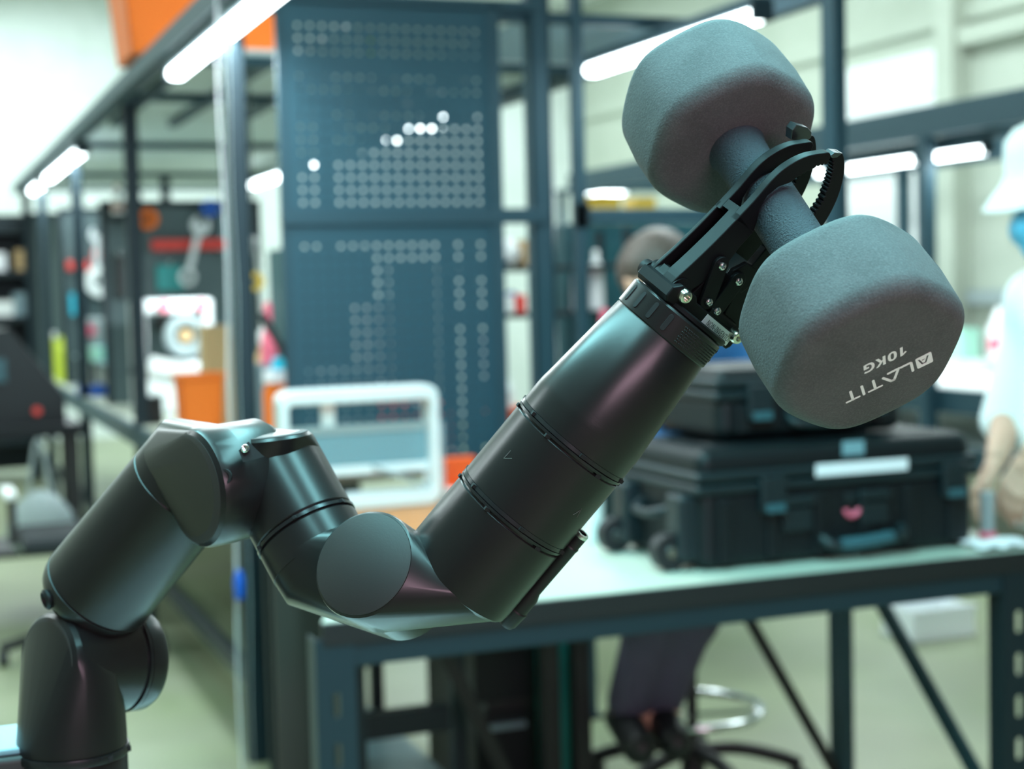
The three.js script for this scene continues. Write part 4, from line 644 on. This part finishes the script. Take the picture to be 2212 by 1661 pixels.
// stool
{
  const t = thing('swivel_stool', 'black swivel stool with chrome foot ring behind the workbench', 'stool', [1.98, 0, -3.8]);
  part(t, 'seat', lathe(v3(0, 0.53, 0), UPV, [[0, 0], [0, 0.16], [0.015, 0.185], [0.05, 0.19], [0.065, 0.175], [0.07, 0]], 40), M.blackSoft);
  part(t, 'post', cyl(v3(0, 0.08, 0), v3(0, 0.53, 0), 0.017, 0.014, 20), M.black);
  const fr = part(t, 'foot_ring', new THREE.TorusGeometry(0.19, 0.011, 12, 64).rotateX(Math.PI / 2).translate(0, 0.23, 0), M.chrome);
  for (let i = 0; i < 3; i++) { const a = i * 2.094 + 0.5; part(fr, 'spoke', cyl(v3(0, 0.215, 0), v3(Math.cos(a) * 0.19, 0.23, Math.sin(a) * 0.19), 0.006, 0.006, 10), M.chrome); }
  for (let i = 0; i < 5; i++) { const a = i / 5 * Math.PI * 2 + 0.25, c = Math.cos(a), s = Math.sin(a); const l = part(t, 'leg', tube([[0, 0.115, 0], [c * 0.12, 0.115, s * 0.12], [c * 0.24, 0.085, s * 0.24], [c * 0.3, 0.06, s * 0.3]], 0.019, 20, 10), M.black); part(l, 'caster', cyl(v3(c * 0.3 - s * 0.018, 0.026, s * 0.3 + c * 0.018), v3(c * 0.3 + s * 0.018, 0.026, s * 0.3 - c * 0.018), 0.026, 0.026, 18), M.black); }
  part(t, 'hub', cyl(v3(0, 0.05, 0), v3(0, 0.14, 0), 0.035, 0.03, 24), M.black);
}
solo('wood_board', 'brown wooden board leaning under the bench behind the left leg', 'board', box(0.16, 0.72, 0.02, 0, 0.36, 0, 0.003), mat(0.05, 0.043, 0.036, 0.8), [0.945, 0, -3.98]);
// ---------------------------------------------------------------- left aisle
{ const t = thing('trolley', 'black steel trolley in the left aisle with a dark machine on top', 'trolley', [0.45, 0, -7.3]); part(t, 'top', box(0.55, 0.05, 0.5, 0, 0.83, 0, 0.006), M.caseBlack); part(t, 'shelf', box(0.52, 0.03, 0.48, 0, 0.3, 0, 0.006), M.caseBlack); for (const x of [-0.24, 0.24]) for (const z of [-0.2, 0.2]) { const l = part(t, 'leg', box(0.04, 0.76, 0.04, x, 0.44, z), M.black); part(l, 'caster', cyl(v3(x - 0.02, 0.035, z), v3(x + 0.02, 0.035, z), 0.035, 0.035, 16), M.black); } }
{ const t = thing('dark_machine', 'dark rounded machine standing on the black trolley', 'machine', [0.42, 0.855, -7.3]); part(t, 'body', hull([[-0.24, 0, -0.2], [0.24, 0, -0.2], [0.24, 0, 0.2], [-0.24, 0, 0.2], [-0.24, 0.36, -0.2], [0.02, 0.42, -0.18], [0.02, 0.42, 0.14], [-0.24, 0.38, 0.16], [0.24, 0.12, 0.2], [0.24, 0.16, -0.2]].map(V), 0.3), M.caseBlack); part(t, 'display', box(0.16, 0.1, 0.01, -0.08, 0.24, 0.19, 0.004), M.caseEdge); part(t, 'lamp', cyl(v3(0.12, 0.06, 0.2), v3(0.12, 0.06, 0.215), 0.018, 0.018, 14), M.red); }
{ const t = thing('tool_bag', 'grey cloth bag hanging from the trolley side', 'bag', [0.53, 0.44, -7.0]); part(t, 'bag', (() => { const g = new THREE.SphereGeometry(0.13, 28, 20), p = g.attributes.position; for (let i = 0; i < p.count; i++) { const y = p.getY(i); p.setXYZ(i, p.getX(i) * (1.1 - y * 2.2), y * 1.1, p.getZ(i) * 0.5); } g.computeVertexNormals(); return g; })(), M.grey); part(t, 'strap', tube([[-0.05, 0.12, 0], [0, 0.36, 0], [0.05, 0.12, 0]], 0.008, 20, 8), M.grey); }
{ const t = thing('office_chair', 'black office chair base beside the left bench', 'chair', [0.62, 0, -6.3]); part(t, 'seat', box(0.46, 0.07, 0.44, 0, 0.47, 0, 0.03), M.blackSoft); part(t, 'post', cyl(v3(0, 0.1, 0), v3(0, 0.45, 0), 0.025, 0.02, 16), M.black); for (let i = 0; i < 5; i++) { const a = i / 5 * 6.283 + 0.5, c = Math.cos(a), s = Math.sin(a); const l = part(t, 'leg', bar(v3(0, 0.13, 0), v3(c * 0.32, 0.07, s * 0.32), 0.03, 0.04), M.black); part(l, 'caster', cyl(v3(c * 0.31 - 0.02, 0.03, s * 0.31), v3(c * 0.31 + 0.02, 0.03, s * 0.31), 0.03, 0.03, 16), M.black); } part(t, 'armrest', box(0.05, 0.03, 0.26, -0.26, 0.66, 0, 0.012), M.white); part(t, 'arm_post', box(0.03, 0.2, 0.04, -0.25, 0.56, 0), M.black); }
{ const t = thing('shelf_unit', 'dark shelving with coloured bins at the far end of the aisle', 'shelving', [0.55, 0, -12.9]); for (const x of [-0.55, 0.0, 0.42]) for (const z of [-0.2, 0.25]) part(t, 'post', box(0.05, 2.05, 0.05, x, 1.025, z), M.steel); for (const y of [0.3, 0.8, 1.25, 1.6, 1.98]) part(t, 'shelf', box(1.05, y > 1.9 ? 0.14 : 0.04, 0.45, -0.06, y, 0, 0.003), M.steelDark); part(t, 'back_panel', box(1.05, 1.9, 0.01, -0.06, 1.0, -0.22), M.steelDark); }
[[0.72, 0.82, M.blue, 0.07, 0.24, 'tall blue binder at the far shelving'], [0.8, 0.82, M.red, 0.06, 0.22, 'tall red binder beside the blue binder'], [0.6, 0.82, M.grey, 0.12, 0.2, 'grey carton on the far shelving'], [0.75, 1.27, M.white, 0.16, 0.12, 'white carton on the third board of far shelving'], [0.88, 1.27, M.greyBlue, 0.1, 0.18, 'blue grey carton on the far shelving'], [0.7, 1.62, M.label, 0.18, 0.14, 'pale carton on the upper board of far shelving'], [0.9, 1.62, M.card, 0.08, 0.16, 'tan carton on the upper board of far shelving'], [0.88, 0.82, M.lime, 0.07, 0.14, 'lime carton on the far shelving'], [0.75, 0.32, M.black, 0.24, 0.3, 'black carton on the lowest board']].forEach(([x, y, m, w, h, l]) => carton([x, y, -12.8], w, h, 0.14, m, l, 'shelf_carton', 'carton'));
// ---------------------------------------------------------------- rack with white bench on the right
{
  const t = thing('bench_rack', 'dark steel rack with bright white bench top at far right', 'rack');
  part(t, 'top_beam', lim(4.76, 4.84, 2.09, 2.24, -11, -3.2, 0.004), M.steel); part(t, 'top_beam', lim(6.2, 6.26, 2.09, 2.24, -11, -3.2, 0.004), M.steel);
  for (const z of [-6.6, -8.8, -10.9, -4.4]) for (const x of [4.8, 6.22]) part(t, 'post', lim(x - 0.035, x + 0.035, 0, 2.2, z - 0.035, z + 0.035, 0.003), M.steel);
  for (const z of [-6.6, -8.8, -10.9]) part(t, 'cross_beam', lim(4.8, 6.22, 2.1, 2.18, z - 0.03, z + 0.03), M.steel);
  part(t, 'bench_top', lim(4.86, 6.25, 0.82, 0.85, -10.9, -5.2, 0.006), M.white); part(t, 'bench_beam', lim(4.84, 4.87, 0.72, 0.84, -10.9, -5.2), M.steel);
  part(t, 'lower_shelf', lim(4.9, 6.2, 0.52, 0.55, -10.9, -5.2), M.grey); part(t, 'lower_beam', lim(4.87, 4.9, 0.45, 0.55, -10.9, -5.2), M.steel);
  part(t, 'light_rail', lim(4.86, 4.94, 2.0525, 2.09, -7.9, -6.1), M.steel);
  part(t, 'light_rail', lim(5.5, 5.6, 2.2075, 2.25, -13.0, -10.85), M.steel); part(t, 'post', lim(5.52, 5.58, 0, 2.2075, -13.0, -12.94, 0.003), M.steel);
}
carton([5.55, 0.85, -7.6], 0.5, 0.07, 0.6, M.white, 'wide flat white carton on the right bench', 'white_carton', 'box');
carton([5.7, 0.92, -7.5], 0.13, 0.18, 0.14, M.mint, 'mint green carton on the wide white carton', 'plastic_box', 'box');
{ const t = thing('cleaning_bottle', 'white bottle with pink body band on the right bench', 'bottle', [5.72, 0.92, -7.2]); part(t, 'body', lathe(v3(0, 0, 0), UPV, [[0, 0], [0, 0.06], [0.2, 0.06], [0.25, 0.03], [0.3, 0.02], [0.3, 0]], 28), M.white); part(t, 'band', lathe(v3(0, 0.06, 0), UPV, [[0, 0.06], [0.001, 0.062], [0.07, 0.062], [0.071, 0.06]], 28), M.pink); }
bottle([5.95, 0.85, -7.5], 0.07, 0.34, M.white, M.label, 'large white jug on the right bench'); carton([6.05, 0.85, -6.9], 0.3, 0.16, 0.2, M.grey, 'grey carton on the right bench beside the coat', 'plastic_box', 'box');
{ const t = thing('floor_basket', 'pale plastic basket on the floor behind the workbench right leg', 'basket', [3.7, 0, -5.1]); part(t, 'body', G([box(0.28, 0.012, 0.2, 0, 0.006, 0), box(0.28, 0.10, 0.012, 0, 0.06, 0.1), box(0.28, 0.10, 0.012, 0, 0.06, -0.1), box(0.012, 0.12, 0.2, 0.14, 0.06, 0), box(0.012, 0.12, 0.2, -0.14, 0.06, 0)]), M.whitePlastic); part(t, 'rim', G([box(0.3, 0.014, 0.02, 0, 0.122, 0.105, 0.004), box(0.3, 0.014, 0.02, 0, 0.122, -0.105, 0.004)]), M.whitePlastic); }
// ---------------------------------------------------------------- people
function field(bones, k, cell, cut) { // bones: [p, q, r0, r1]; joined capsules, meshed
  let lo = v3(1e9, 1e9, 1e9), hi = v3(-1e9, -1e9, -1e9);
  for (const [p, q, r0, r1] of bones) for (const [c, r] of [[p, r0], [q, r1]]) for (const ax of ['x', 'y', 'z']) { lo[ax] = Math.min(lo[ax], c[{ x: 0, y: 1, z: 2 }[ax]] - r - k); hi[ax] = Math.max(hi[ax], c[{ x: 0, y: 1, z: 2 }[ax]] + r + k); }
  const mid = lo.clone().add(hi).multiplyScalar(0.5), ext = hi.clone().sub(lo).multiplyScalar(0.5), n = Math.min(170, Math.ceil(Math.max(ext.x, ext.y, ext.z) * 2 / cell) + 6);
  const mc = new MarchingCubes(n, M.skin, false, false, 400000); mc.isolation = 0; const half = n / 2; const sc = [ext.x, ext.y, ext.z].map((e) => e * n / (n - 6));
  const b = bones.map(([p, q, r0, r1]) => { const d = [q[0] - p[0], q[1] - p[1], q[2] - p[2]]; return [p, d, d[0] * d[0] + d[1] * d[1] + d[2] * d[2] || 1e-9, r0, r1]; });
  for (let z = 0; z < n; z++) for (let y = 0; y < n; y++) for (let x = 0; x < n; x++) {
    const X = mid.x + (x - half) / half * sc[0], Y = mid.y + (y - half) / half * sc[1], Z = mid.z + (z - half) / half * sc[2]; let s = 1e3;
    for (const [p, d, dd, r0, r1] of b) { const ax = X - p[0], ay = Y - p[1], az = Z - p[2], t = Math.max(0, Math.min(1, (ax * d[0] + ay * d[1] + az * d[2]) / dd)); const e = Math.hypot(ax - d[0] * t, ay - d[1] * t, az - d[2] * t) - (r0 + (r1 - r0) * t); const h = Math.max(k - Math.abs(s - e), 0) / k; s = Math.min(s, e) - h * h * k * 0.25; }
    if (cut) s = Math.max(s, cut(X, Y, Z));
    mc.field[z * n * n + y * n + x] = -s;
  }
  mc.update();
  const c = mc.count ?? mc.geometry.drawRange.count, pos = mc.positionArray.slice(0, c * 3), nor = mc.normalArray.slice(0, c * 3);
  for (let i = 0; i < c; i++) { pos[3 * i] = mid.x + pos[3 * i] * sc[0]; pos[3 * i + 1] = mid.y + pos[3 * i + 1] * sc[1]; pos[3 * i + 2] = mid.z + pos[3 * i + 2] * sc[2]; }
  const g = new THREE.BufferGeometry(); g.setAttribute('position', new THREE.BufferAttribute(pos, 3)); const m = mergeVertices(g, 1e-5); m.computeVertexNormals(); return m;
}
// head bones in a frame: c centre, f forward, u up (unit arrays)
function headBones(c, f, u) {
  const s = [f[1] * u[2] - f[2] * u[1], f[2] * u[0] - f[0] * u[2], f[0] * u[1] - f[1] * u[0]], at = (a, b, d) => [0, 1, 2].map((i) => c[i] + f[i] * a + u[i] * b + s[i] * d);
  const o = [[at(-0.02, 0.035, 0), at(0.02, 0.04, 0), 0.083, 0.08], [at(0.03, -0.01, 0), at(0.045, -0.05, 0), 0.062, 0.05], [at(0.06, -0.085, 0), at(0.07, -0.09, 0), 0.03, 0.026], [at(0.088, 0.015, 0), at(0.108, -0.022, 0), 0.011, 0.015], [at(0.088, -0.052, -0.016), at(0.088, -0.052, 0.016), 0.009, 0.009], [at(0.086, -0.062, -0.012), at(0.086, -0.062, 0.012), 0.01, 0.01]];
  for (const q of [-1, 1]) { o.push([at(0.075, 0.034, q * 0.02), at(0.068, 0.036, q * 0.05), 0.012, 0.01]); o.push([at(0.077, 0.015, q * 0.033), at(0.078, 0.015, q * 0.035), 0.013, 0.013]); o.push([at(-0.005, 0.02, q * 0.083), at(-0.01, -0.02, q * 0.08), 0.014, 0.01]); }
  return { bones: o, at };
}
// hand bones: w wrist, d direction of the fingers, n back of the hand, side of the thumb
function handBones(w, d, nrm, th, curl) {
  const s = [d[1] * nrm[2] - d[2] * nrm[1], d[2] * nrm[0] - d[0] * nrm[2], d[0] * nrm[1] - d[1] * nrm[0]].map((x) => x * th), at = (a, b, e) => [0, 1, 2].map((i) => w[i] + d[i] * a + s[i] * b + nrm[i] * e), o = [[at(0, 0, 0), at(0.03, 0, 0), 0.024, 0.022]];
  [[0.03, 0.095, 0.072], [0.01, 0.1, 0.08], [-0.01, 0.096, 0.074], [-0.029, 0.088, 0.06]].forEach(([b, k, L], i) => { o.push([at(0.025, b * 0.7, 0), at(k, b, 0.002), 0.014, 0.011]); const k1 = k + L * 0.45 * Math.cos(curl), e1 = -L * 0.45 * Math.sin(curl), k2 = k1 + L * 0.32 * Math.cos(curl * 2), e2 = e1 - L * 0.32 * Math.sin(curl * 2), k3 = k2 + L * 0.24 * Math.cos(curl * 2.6), e3 = e2 - L * 0.24 * Math.sin(curl * 2.6); o.push([at(k, b, 0.002), at(k1, b * 1.05, e1), 0.0098, 0.009], [at(k1, b * 1.05, e1), at(k2, b * 1.05, e2), 0.009, 0.0082], [at(k2, b * 1.05, e2), at(k3, b * 1.05, e3), 0.0082, 0.0072]); });
  o.push([at(0.02, 0.018, -0.002), at(0.055, 0.046, -0.012), 0.0145, 0.011], [at(0.055, 0.046, -0.012), at(0.085, 0.052, -0.024), 0.0105, 0.0095], [at(0.085, 0.052, -0.024), at(0.106, 0.048, -0.034), 0.0095, 0.008]);
  return o;
}
const U3 = (a) => { const l = Math.hypot(...a); return a.map((x) => x / l); };
{ // seated person leaning over the cases
  const t = thing('person', 'person in a blue jacket seated behind the cases, dark haired head bowed left', 'person', [1.98, 0, -3.8]);
  const T = (g, n, m) => partW(t, n, g, m);
  const hc = [1.80, 1.395, -3.60], f = U3([-0.52, -0.42, 0.74]), u = U3([-0.25, 0.88, 0.32]);
  const { bones: hb, at } = headBones(hc, f, u);
  const body = [[[1.96, 0.76, -3.82], [1.95, 0.9, -3.8], 0.13, 0.12], [[1.95, 0.9, -3.8], [1.9, 1.12, -3.7], 0.12, 0.13], [[1.78, 1.2, -3.6], [2.0, 1.2, -3.68], 0.075, 0.075], [[1.88, 1.22, -3.66], [1.83, 1.34, -3.62], 0.06, 0.052],
    [[1.74, 1.21, -3.58], [1.68, 0.98, -3.5], 0.05, 0.041], [[1.68, 0.98, -3.5], [1.735, 1.0, -3.36], 0.039, 0.027], [[2.04, 1.2, -3.68], [2.12, 1.1, -3.5], 0.05, 0.041], [[2.12, 1.1, -3.5], [2.04, 1.09, -3.36], 0.039, 0.027],
    [[1.92, 0.73, -3.76], [1.72, 0.565, -3.5], 0.085, 0.06], [[1.72, 0.565, -3.5], [1.69, 0.3, -3.6], 0.055, 0.038], [[2.0, 0.73, -3.76], [1.82, 0.565, -3.49], 0.085, 0.06], [[1.82, 0.565, -3.49], [1.79, 0.3, -3.6], 0.055, 0.038], [[1.69, 0.275, -3.62], [1.66, 0.255, -3.48], 0.034, 0.03], [[1.79, 0.275, -3.62], [1.76, 0.255, -3.48], 0.034, 0.03]];
  const h1 = handBones([1.735, 1.0, -3.36], U3([0.2, 0.45, 0.6]), U3([-0.5, 0.6, -0.3]), -1, 0.35), h2 = handBones([2.04, 1.09, -3.36], U3([-0.4, -0.05, 0.7]), U3([0, 1, 0.1]), 1, 0.4);
  T(G([field(body, 0.05, 0.014), field([...hb, body[3]], 0.02, 0.006), field(h1, 0.008, 0.0035), field(h2, 0.008, 0.0035)]), 'body', M.skin);
  T(G([-1, 1].flatMap((s) => [new THREE.SphereGeometry(0.0125, 16, 12).translate(...at(0.0835, 0.016, s * 0.034))])), 'eyes', M.white); T(G([-1, 1].map((s) => new THREE.SphereGeometry(0.0065, 12, 10).translate(...at(0.0915, 0.016, s * 0.034)))), 'pupils', M.black);
  T(field([[at(0.096, -0.056, -0.02), at(0.096, -0.056, 0.02), 0.0055, 0.0055]], 0.004, 0.003), 'lips', M.lips);
  T(field([[at(-0.035, 0.05, 0), at(0.005, 0.065, 0), 0.088, 0.082], [at(-0.055, 0, 0), at(-0.06, -0.03, 0), 0.068, 0.05], [at(-0.02, 0.03, -0.03), at(-0.02, 0.03, 0.03), 0.075, 0.075], [at(0.05, 0.085, -0.03), at(0.055, 0.08, 0.03), 0.034, 0.034]], 0.03, 0.007, (x, y, z) => 0.012 * Math.sin(x * 210 + Math.sin(y * 90) * 2) * Math.cos(z * 170 + y * 120) - 0.02 - 1), 'hair', M.hair);
  T(field([[[1.96, 0.74, -3.82], [1.95, 0.9, -3.8], 0.145, 0.135], [[1.95, 0.9, -3.8], [1.9, 1.12, -3.7], 0.135, 0.145], [[1.77, 1.2, -3.6], [2.01, 1.2, -3.68], 0.09, 0.09], [[1.89, 1.2, -3.67], [1.86, 1.28, -3.64], 0.075, 0.068], [[1.74, 1.21, -3.58], [1.68, 0.98, -3.5], 0.066, 0.055], [[1.68, 0.98, -3.5], [1.715, 0.993, -3.41], 0.052, 0.044], [[2.04, 1.2, -3.68], [2.12, 1.1, -3.5], 0.066, 0.055], [[2.12, 1.1, -3.5], [2.06, 1.093, -3.4], 0.052, 0.045]], 0.04, 0.013), 'jacket', M.jacket);
  T(field([[[1.93, 0.73, -3.77], [1.72, 0.57, -3.5], 0.1, 0.073], [[1.72, 0.57, -3.5], [1.69, 0.34, -3.59], 0.068, 0.055], [[2.0, 0.73, -3.77], [1.82, 0.57, -3.49], 0.1, 0.073], [[1.82, 0.57, -3.49], [1.79, 0.34, -3.59], 0.068, 0.055], [[1.92, 0.74, -3.8], [2.02, 0.74, -3.8], 0.13, 0.13]], 0.035, 0.013), 'trousers', M.trousers);
  T(G([field([[[1.69, 0.285, -3.63], [1.65, 0.26, -3.45], 0.046, 0.042]], 0.01, 0.008), field([[[1.79, 0.285, -3.63], [1.75, 0.26, -3.45], 0.046, 0.042]], 0.01, 0.008)]), 'shoes', M.black);
}
{ // standing person at the right edge
  const t = thing('person', 'person in white coat, white brimmed hat and blue face mask at the right edge', 'person', [2.612, 0, -2.960]);
  const T = (g, n, m) => partW(t, n, g, m);
  const hc = [2.527, 1.555, -2.970], f = U3([-0.97, -0.18, 0.1]), u = U3([-0.18, 0.97, 0]);
  const { bones: hb, at } = headBones(hc, f, u);
  const body = [[[2.647, 0.92, -2.960], [2.637, 1.1, -2.960], 0.13, 0.125], [[2.637, 1.1, -2.960], [2.617, 1.28, -2.960], 0.125, 0.13], [[2.617, 1.33, -3.120], [2.617, 1.33, -2.820], 0.07, 0.07], [[2.572, 1.36, -2.970], [2.552, 1.48, -2.970], 0.056, 0.053],
    [[2.617, 1.32, -2.800], [2.512, 1.1, -2.780], 0.05, 0.042], [[2.512, 1.1, -2.780], [2.397, 0.99, -2.905], 0.041, 0.028], [[2.617, 1.32, -3.140], [2.552, 1.06, -3.180], 0.05, 0.042], [[2.552, 1.06, -3.180], [2.452, 0.96, -3.100], 0.041, 0.028],
    [[2.657, 0.9, -2.880], [2.632, 0.48, -2.880], 0.09, 0.062], [[2.632, 0.48, -2.880], [2.652, 0.1, -2.880], 0.058, 0.04], [[2.657, 0.9, -3.040], [2.632, 0.48, -3.040], 0.09, 0.062], [[2.632, 0.48, -3.040], [2.652, 0.1, -3.040], 0.058, 0.04], [[2.662, 0.05, -2.880], [2.522, 0.035, -2.880], 0.04, 0.03], [[2.662, 0.05, -3.040], [2.522, 0.035, -3.040], 0.04, 0.03]];
  const h1 = handBones([2.397, 0.99, -2.905], U3([-0.36, -0.86, -0.2]), U3([-0.7, 0.35, 0.5]), -1, 0.42), h2 = handBones([2.452, 0.96, -3.100], U3([-0.6, -0.75, 0.2]), U3([-0.6, 0.6, -0.3]), 1, 0.4);
  T(G([field(body, 0.05, 0.014), field([...hb, body[3]], 0.02, 0.006), field(h1, 0.008, 0.0035), field(h2, 0.008, 0.0035)]), 'body', M.skin);
  T(field([[[2.66, 0.72, -2.86], [2.65, 1.0, -2.9], 0.16, 0.13], [[2.66, 0.72, -3.08], [2.65, 1.0, -3.04], 0.16, 0.13], [[2.647, 0.78, -2.96], [2.637, 1.1, -2.96], 0.17, 0.15], [[2.637, 1.1, -2.96], [2.617, 1.28, -2.96], 0.15, 0.155], [[2.61, 1.33, -3.13], [2.61, 1.33, -2.81], 0.085, 0.085], [[2.56, 1.25, -2.94], [2.57, 0.86, -2.94], 0.075, 0.09], [[2.617, 1.320, -2.800], [2.504, 1.082, -2.778], 0.07, 0.064], [[2.617, 1.320, -3.140], [2.547, 1.039, -3.183], 0.07, 0.064]], 0.05, 0.013, (x, y) => 0.79 - y), 'coat', M.coat);
  T(field([[[2.622, 0.9, -2.880], [2.632, 0.48, -2.880], 0.105, 0.08], [[2.632, 0.48, -2.880], [2.652, 0.08, -2.880], 0.075, 0.062], [[2.622, 0.9, -3.040], [2.632, 0.48, -3.040], 0.105, 0.08], [[2.632, 0.48, -3.040], [2.652, 0.08, -3.040], 0.075, 0.062]], 0.03, 0.014), 'trousers', M.olive);
  T(G([-1, 1].flatMap((s) => [new THREE.SphereGeometry(0.0125, 16, 12).translate(...at(0.0835, 0.016, s * 0.034))])), 'eyes', M.white); T(G([-1, 1].map((s) => new THREE.SphereGeometry(0.0065, 12, 10).translate(...at(0.0915, 0.016, s * 0.034)))), 'pupils', M.black);
  for (const z of [-2.88, -3.04]) T(field([[[2.67, 0.045, z], [2.5, 0.038, z], 0.05, 0.042]], 0.01, 0.008), 'shoe', M.white);
  T(field([[at(0.085, -0.03, 0), at(0.085, -0.075, 0), 0.042, 0.036], [at(0.05, -0.04, -0.045), at(0.05, -0.04, 0.045), 0.05, 0.05], [at(0.1, -0.015, 0), at(0.104, -0.03, 0), 0.022, 0.026]], 0.03, 0.006), 'mask', M.mask);
  { // hat: crown and drooping brim
    const q = new THREE.Quaternion().setFromUnitVectors(UPV, V(u)); const hat = new THREE.LatheGeometry([[0.168, -0.035], [0.166, -0.03], [0.15, -0.012], [0.118, 0.018], [0.106, 0.04], [0.104, 0.08], [0.096, 0.115], [0.07, 0.14], [0.03, 0.152], [0.0001, 0.154], [0.0001, 0.15], [0.03, 0.147], [0.067, 0.135], [0.09, 0.112], [0.1, 0.08], [0.102, 0.04], [0.112, 0.016], [0.146, -0.016], [0.164, -0.036]].map(([r, y]) => new THREE.Vector2(r, y)), 56);
    hat.applyQuaternion(q).translate(hc[0] + u[0] * 0.055, hc[1] + u[1] * 0.055, hc[2]); T(hat, 'hat', M.coat);
  }
  T(G([-1, 1].map((s) => new THREE.SphereGeometry(0.026, 20, 14).scale(0.4, 0.8, 1).translate(...at(0.1, 0.018, s * 0.035)))), 'glasses', M.glass);
}
renderer.render(scene, camera);
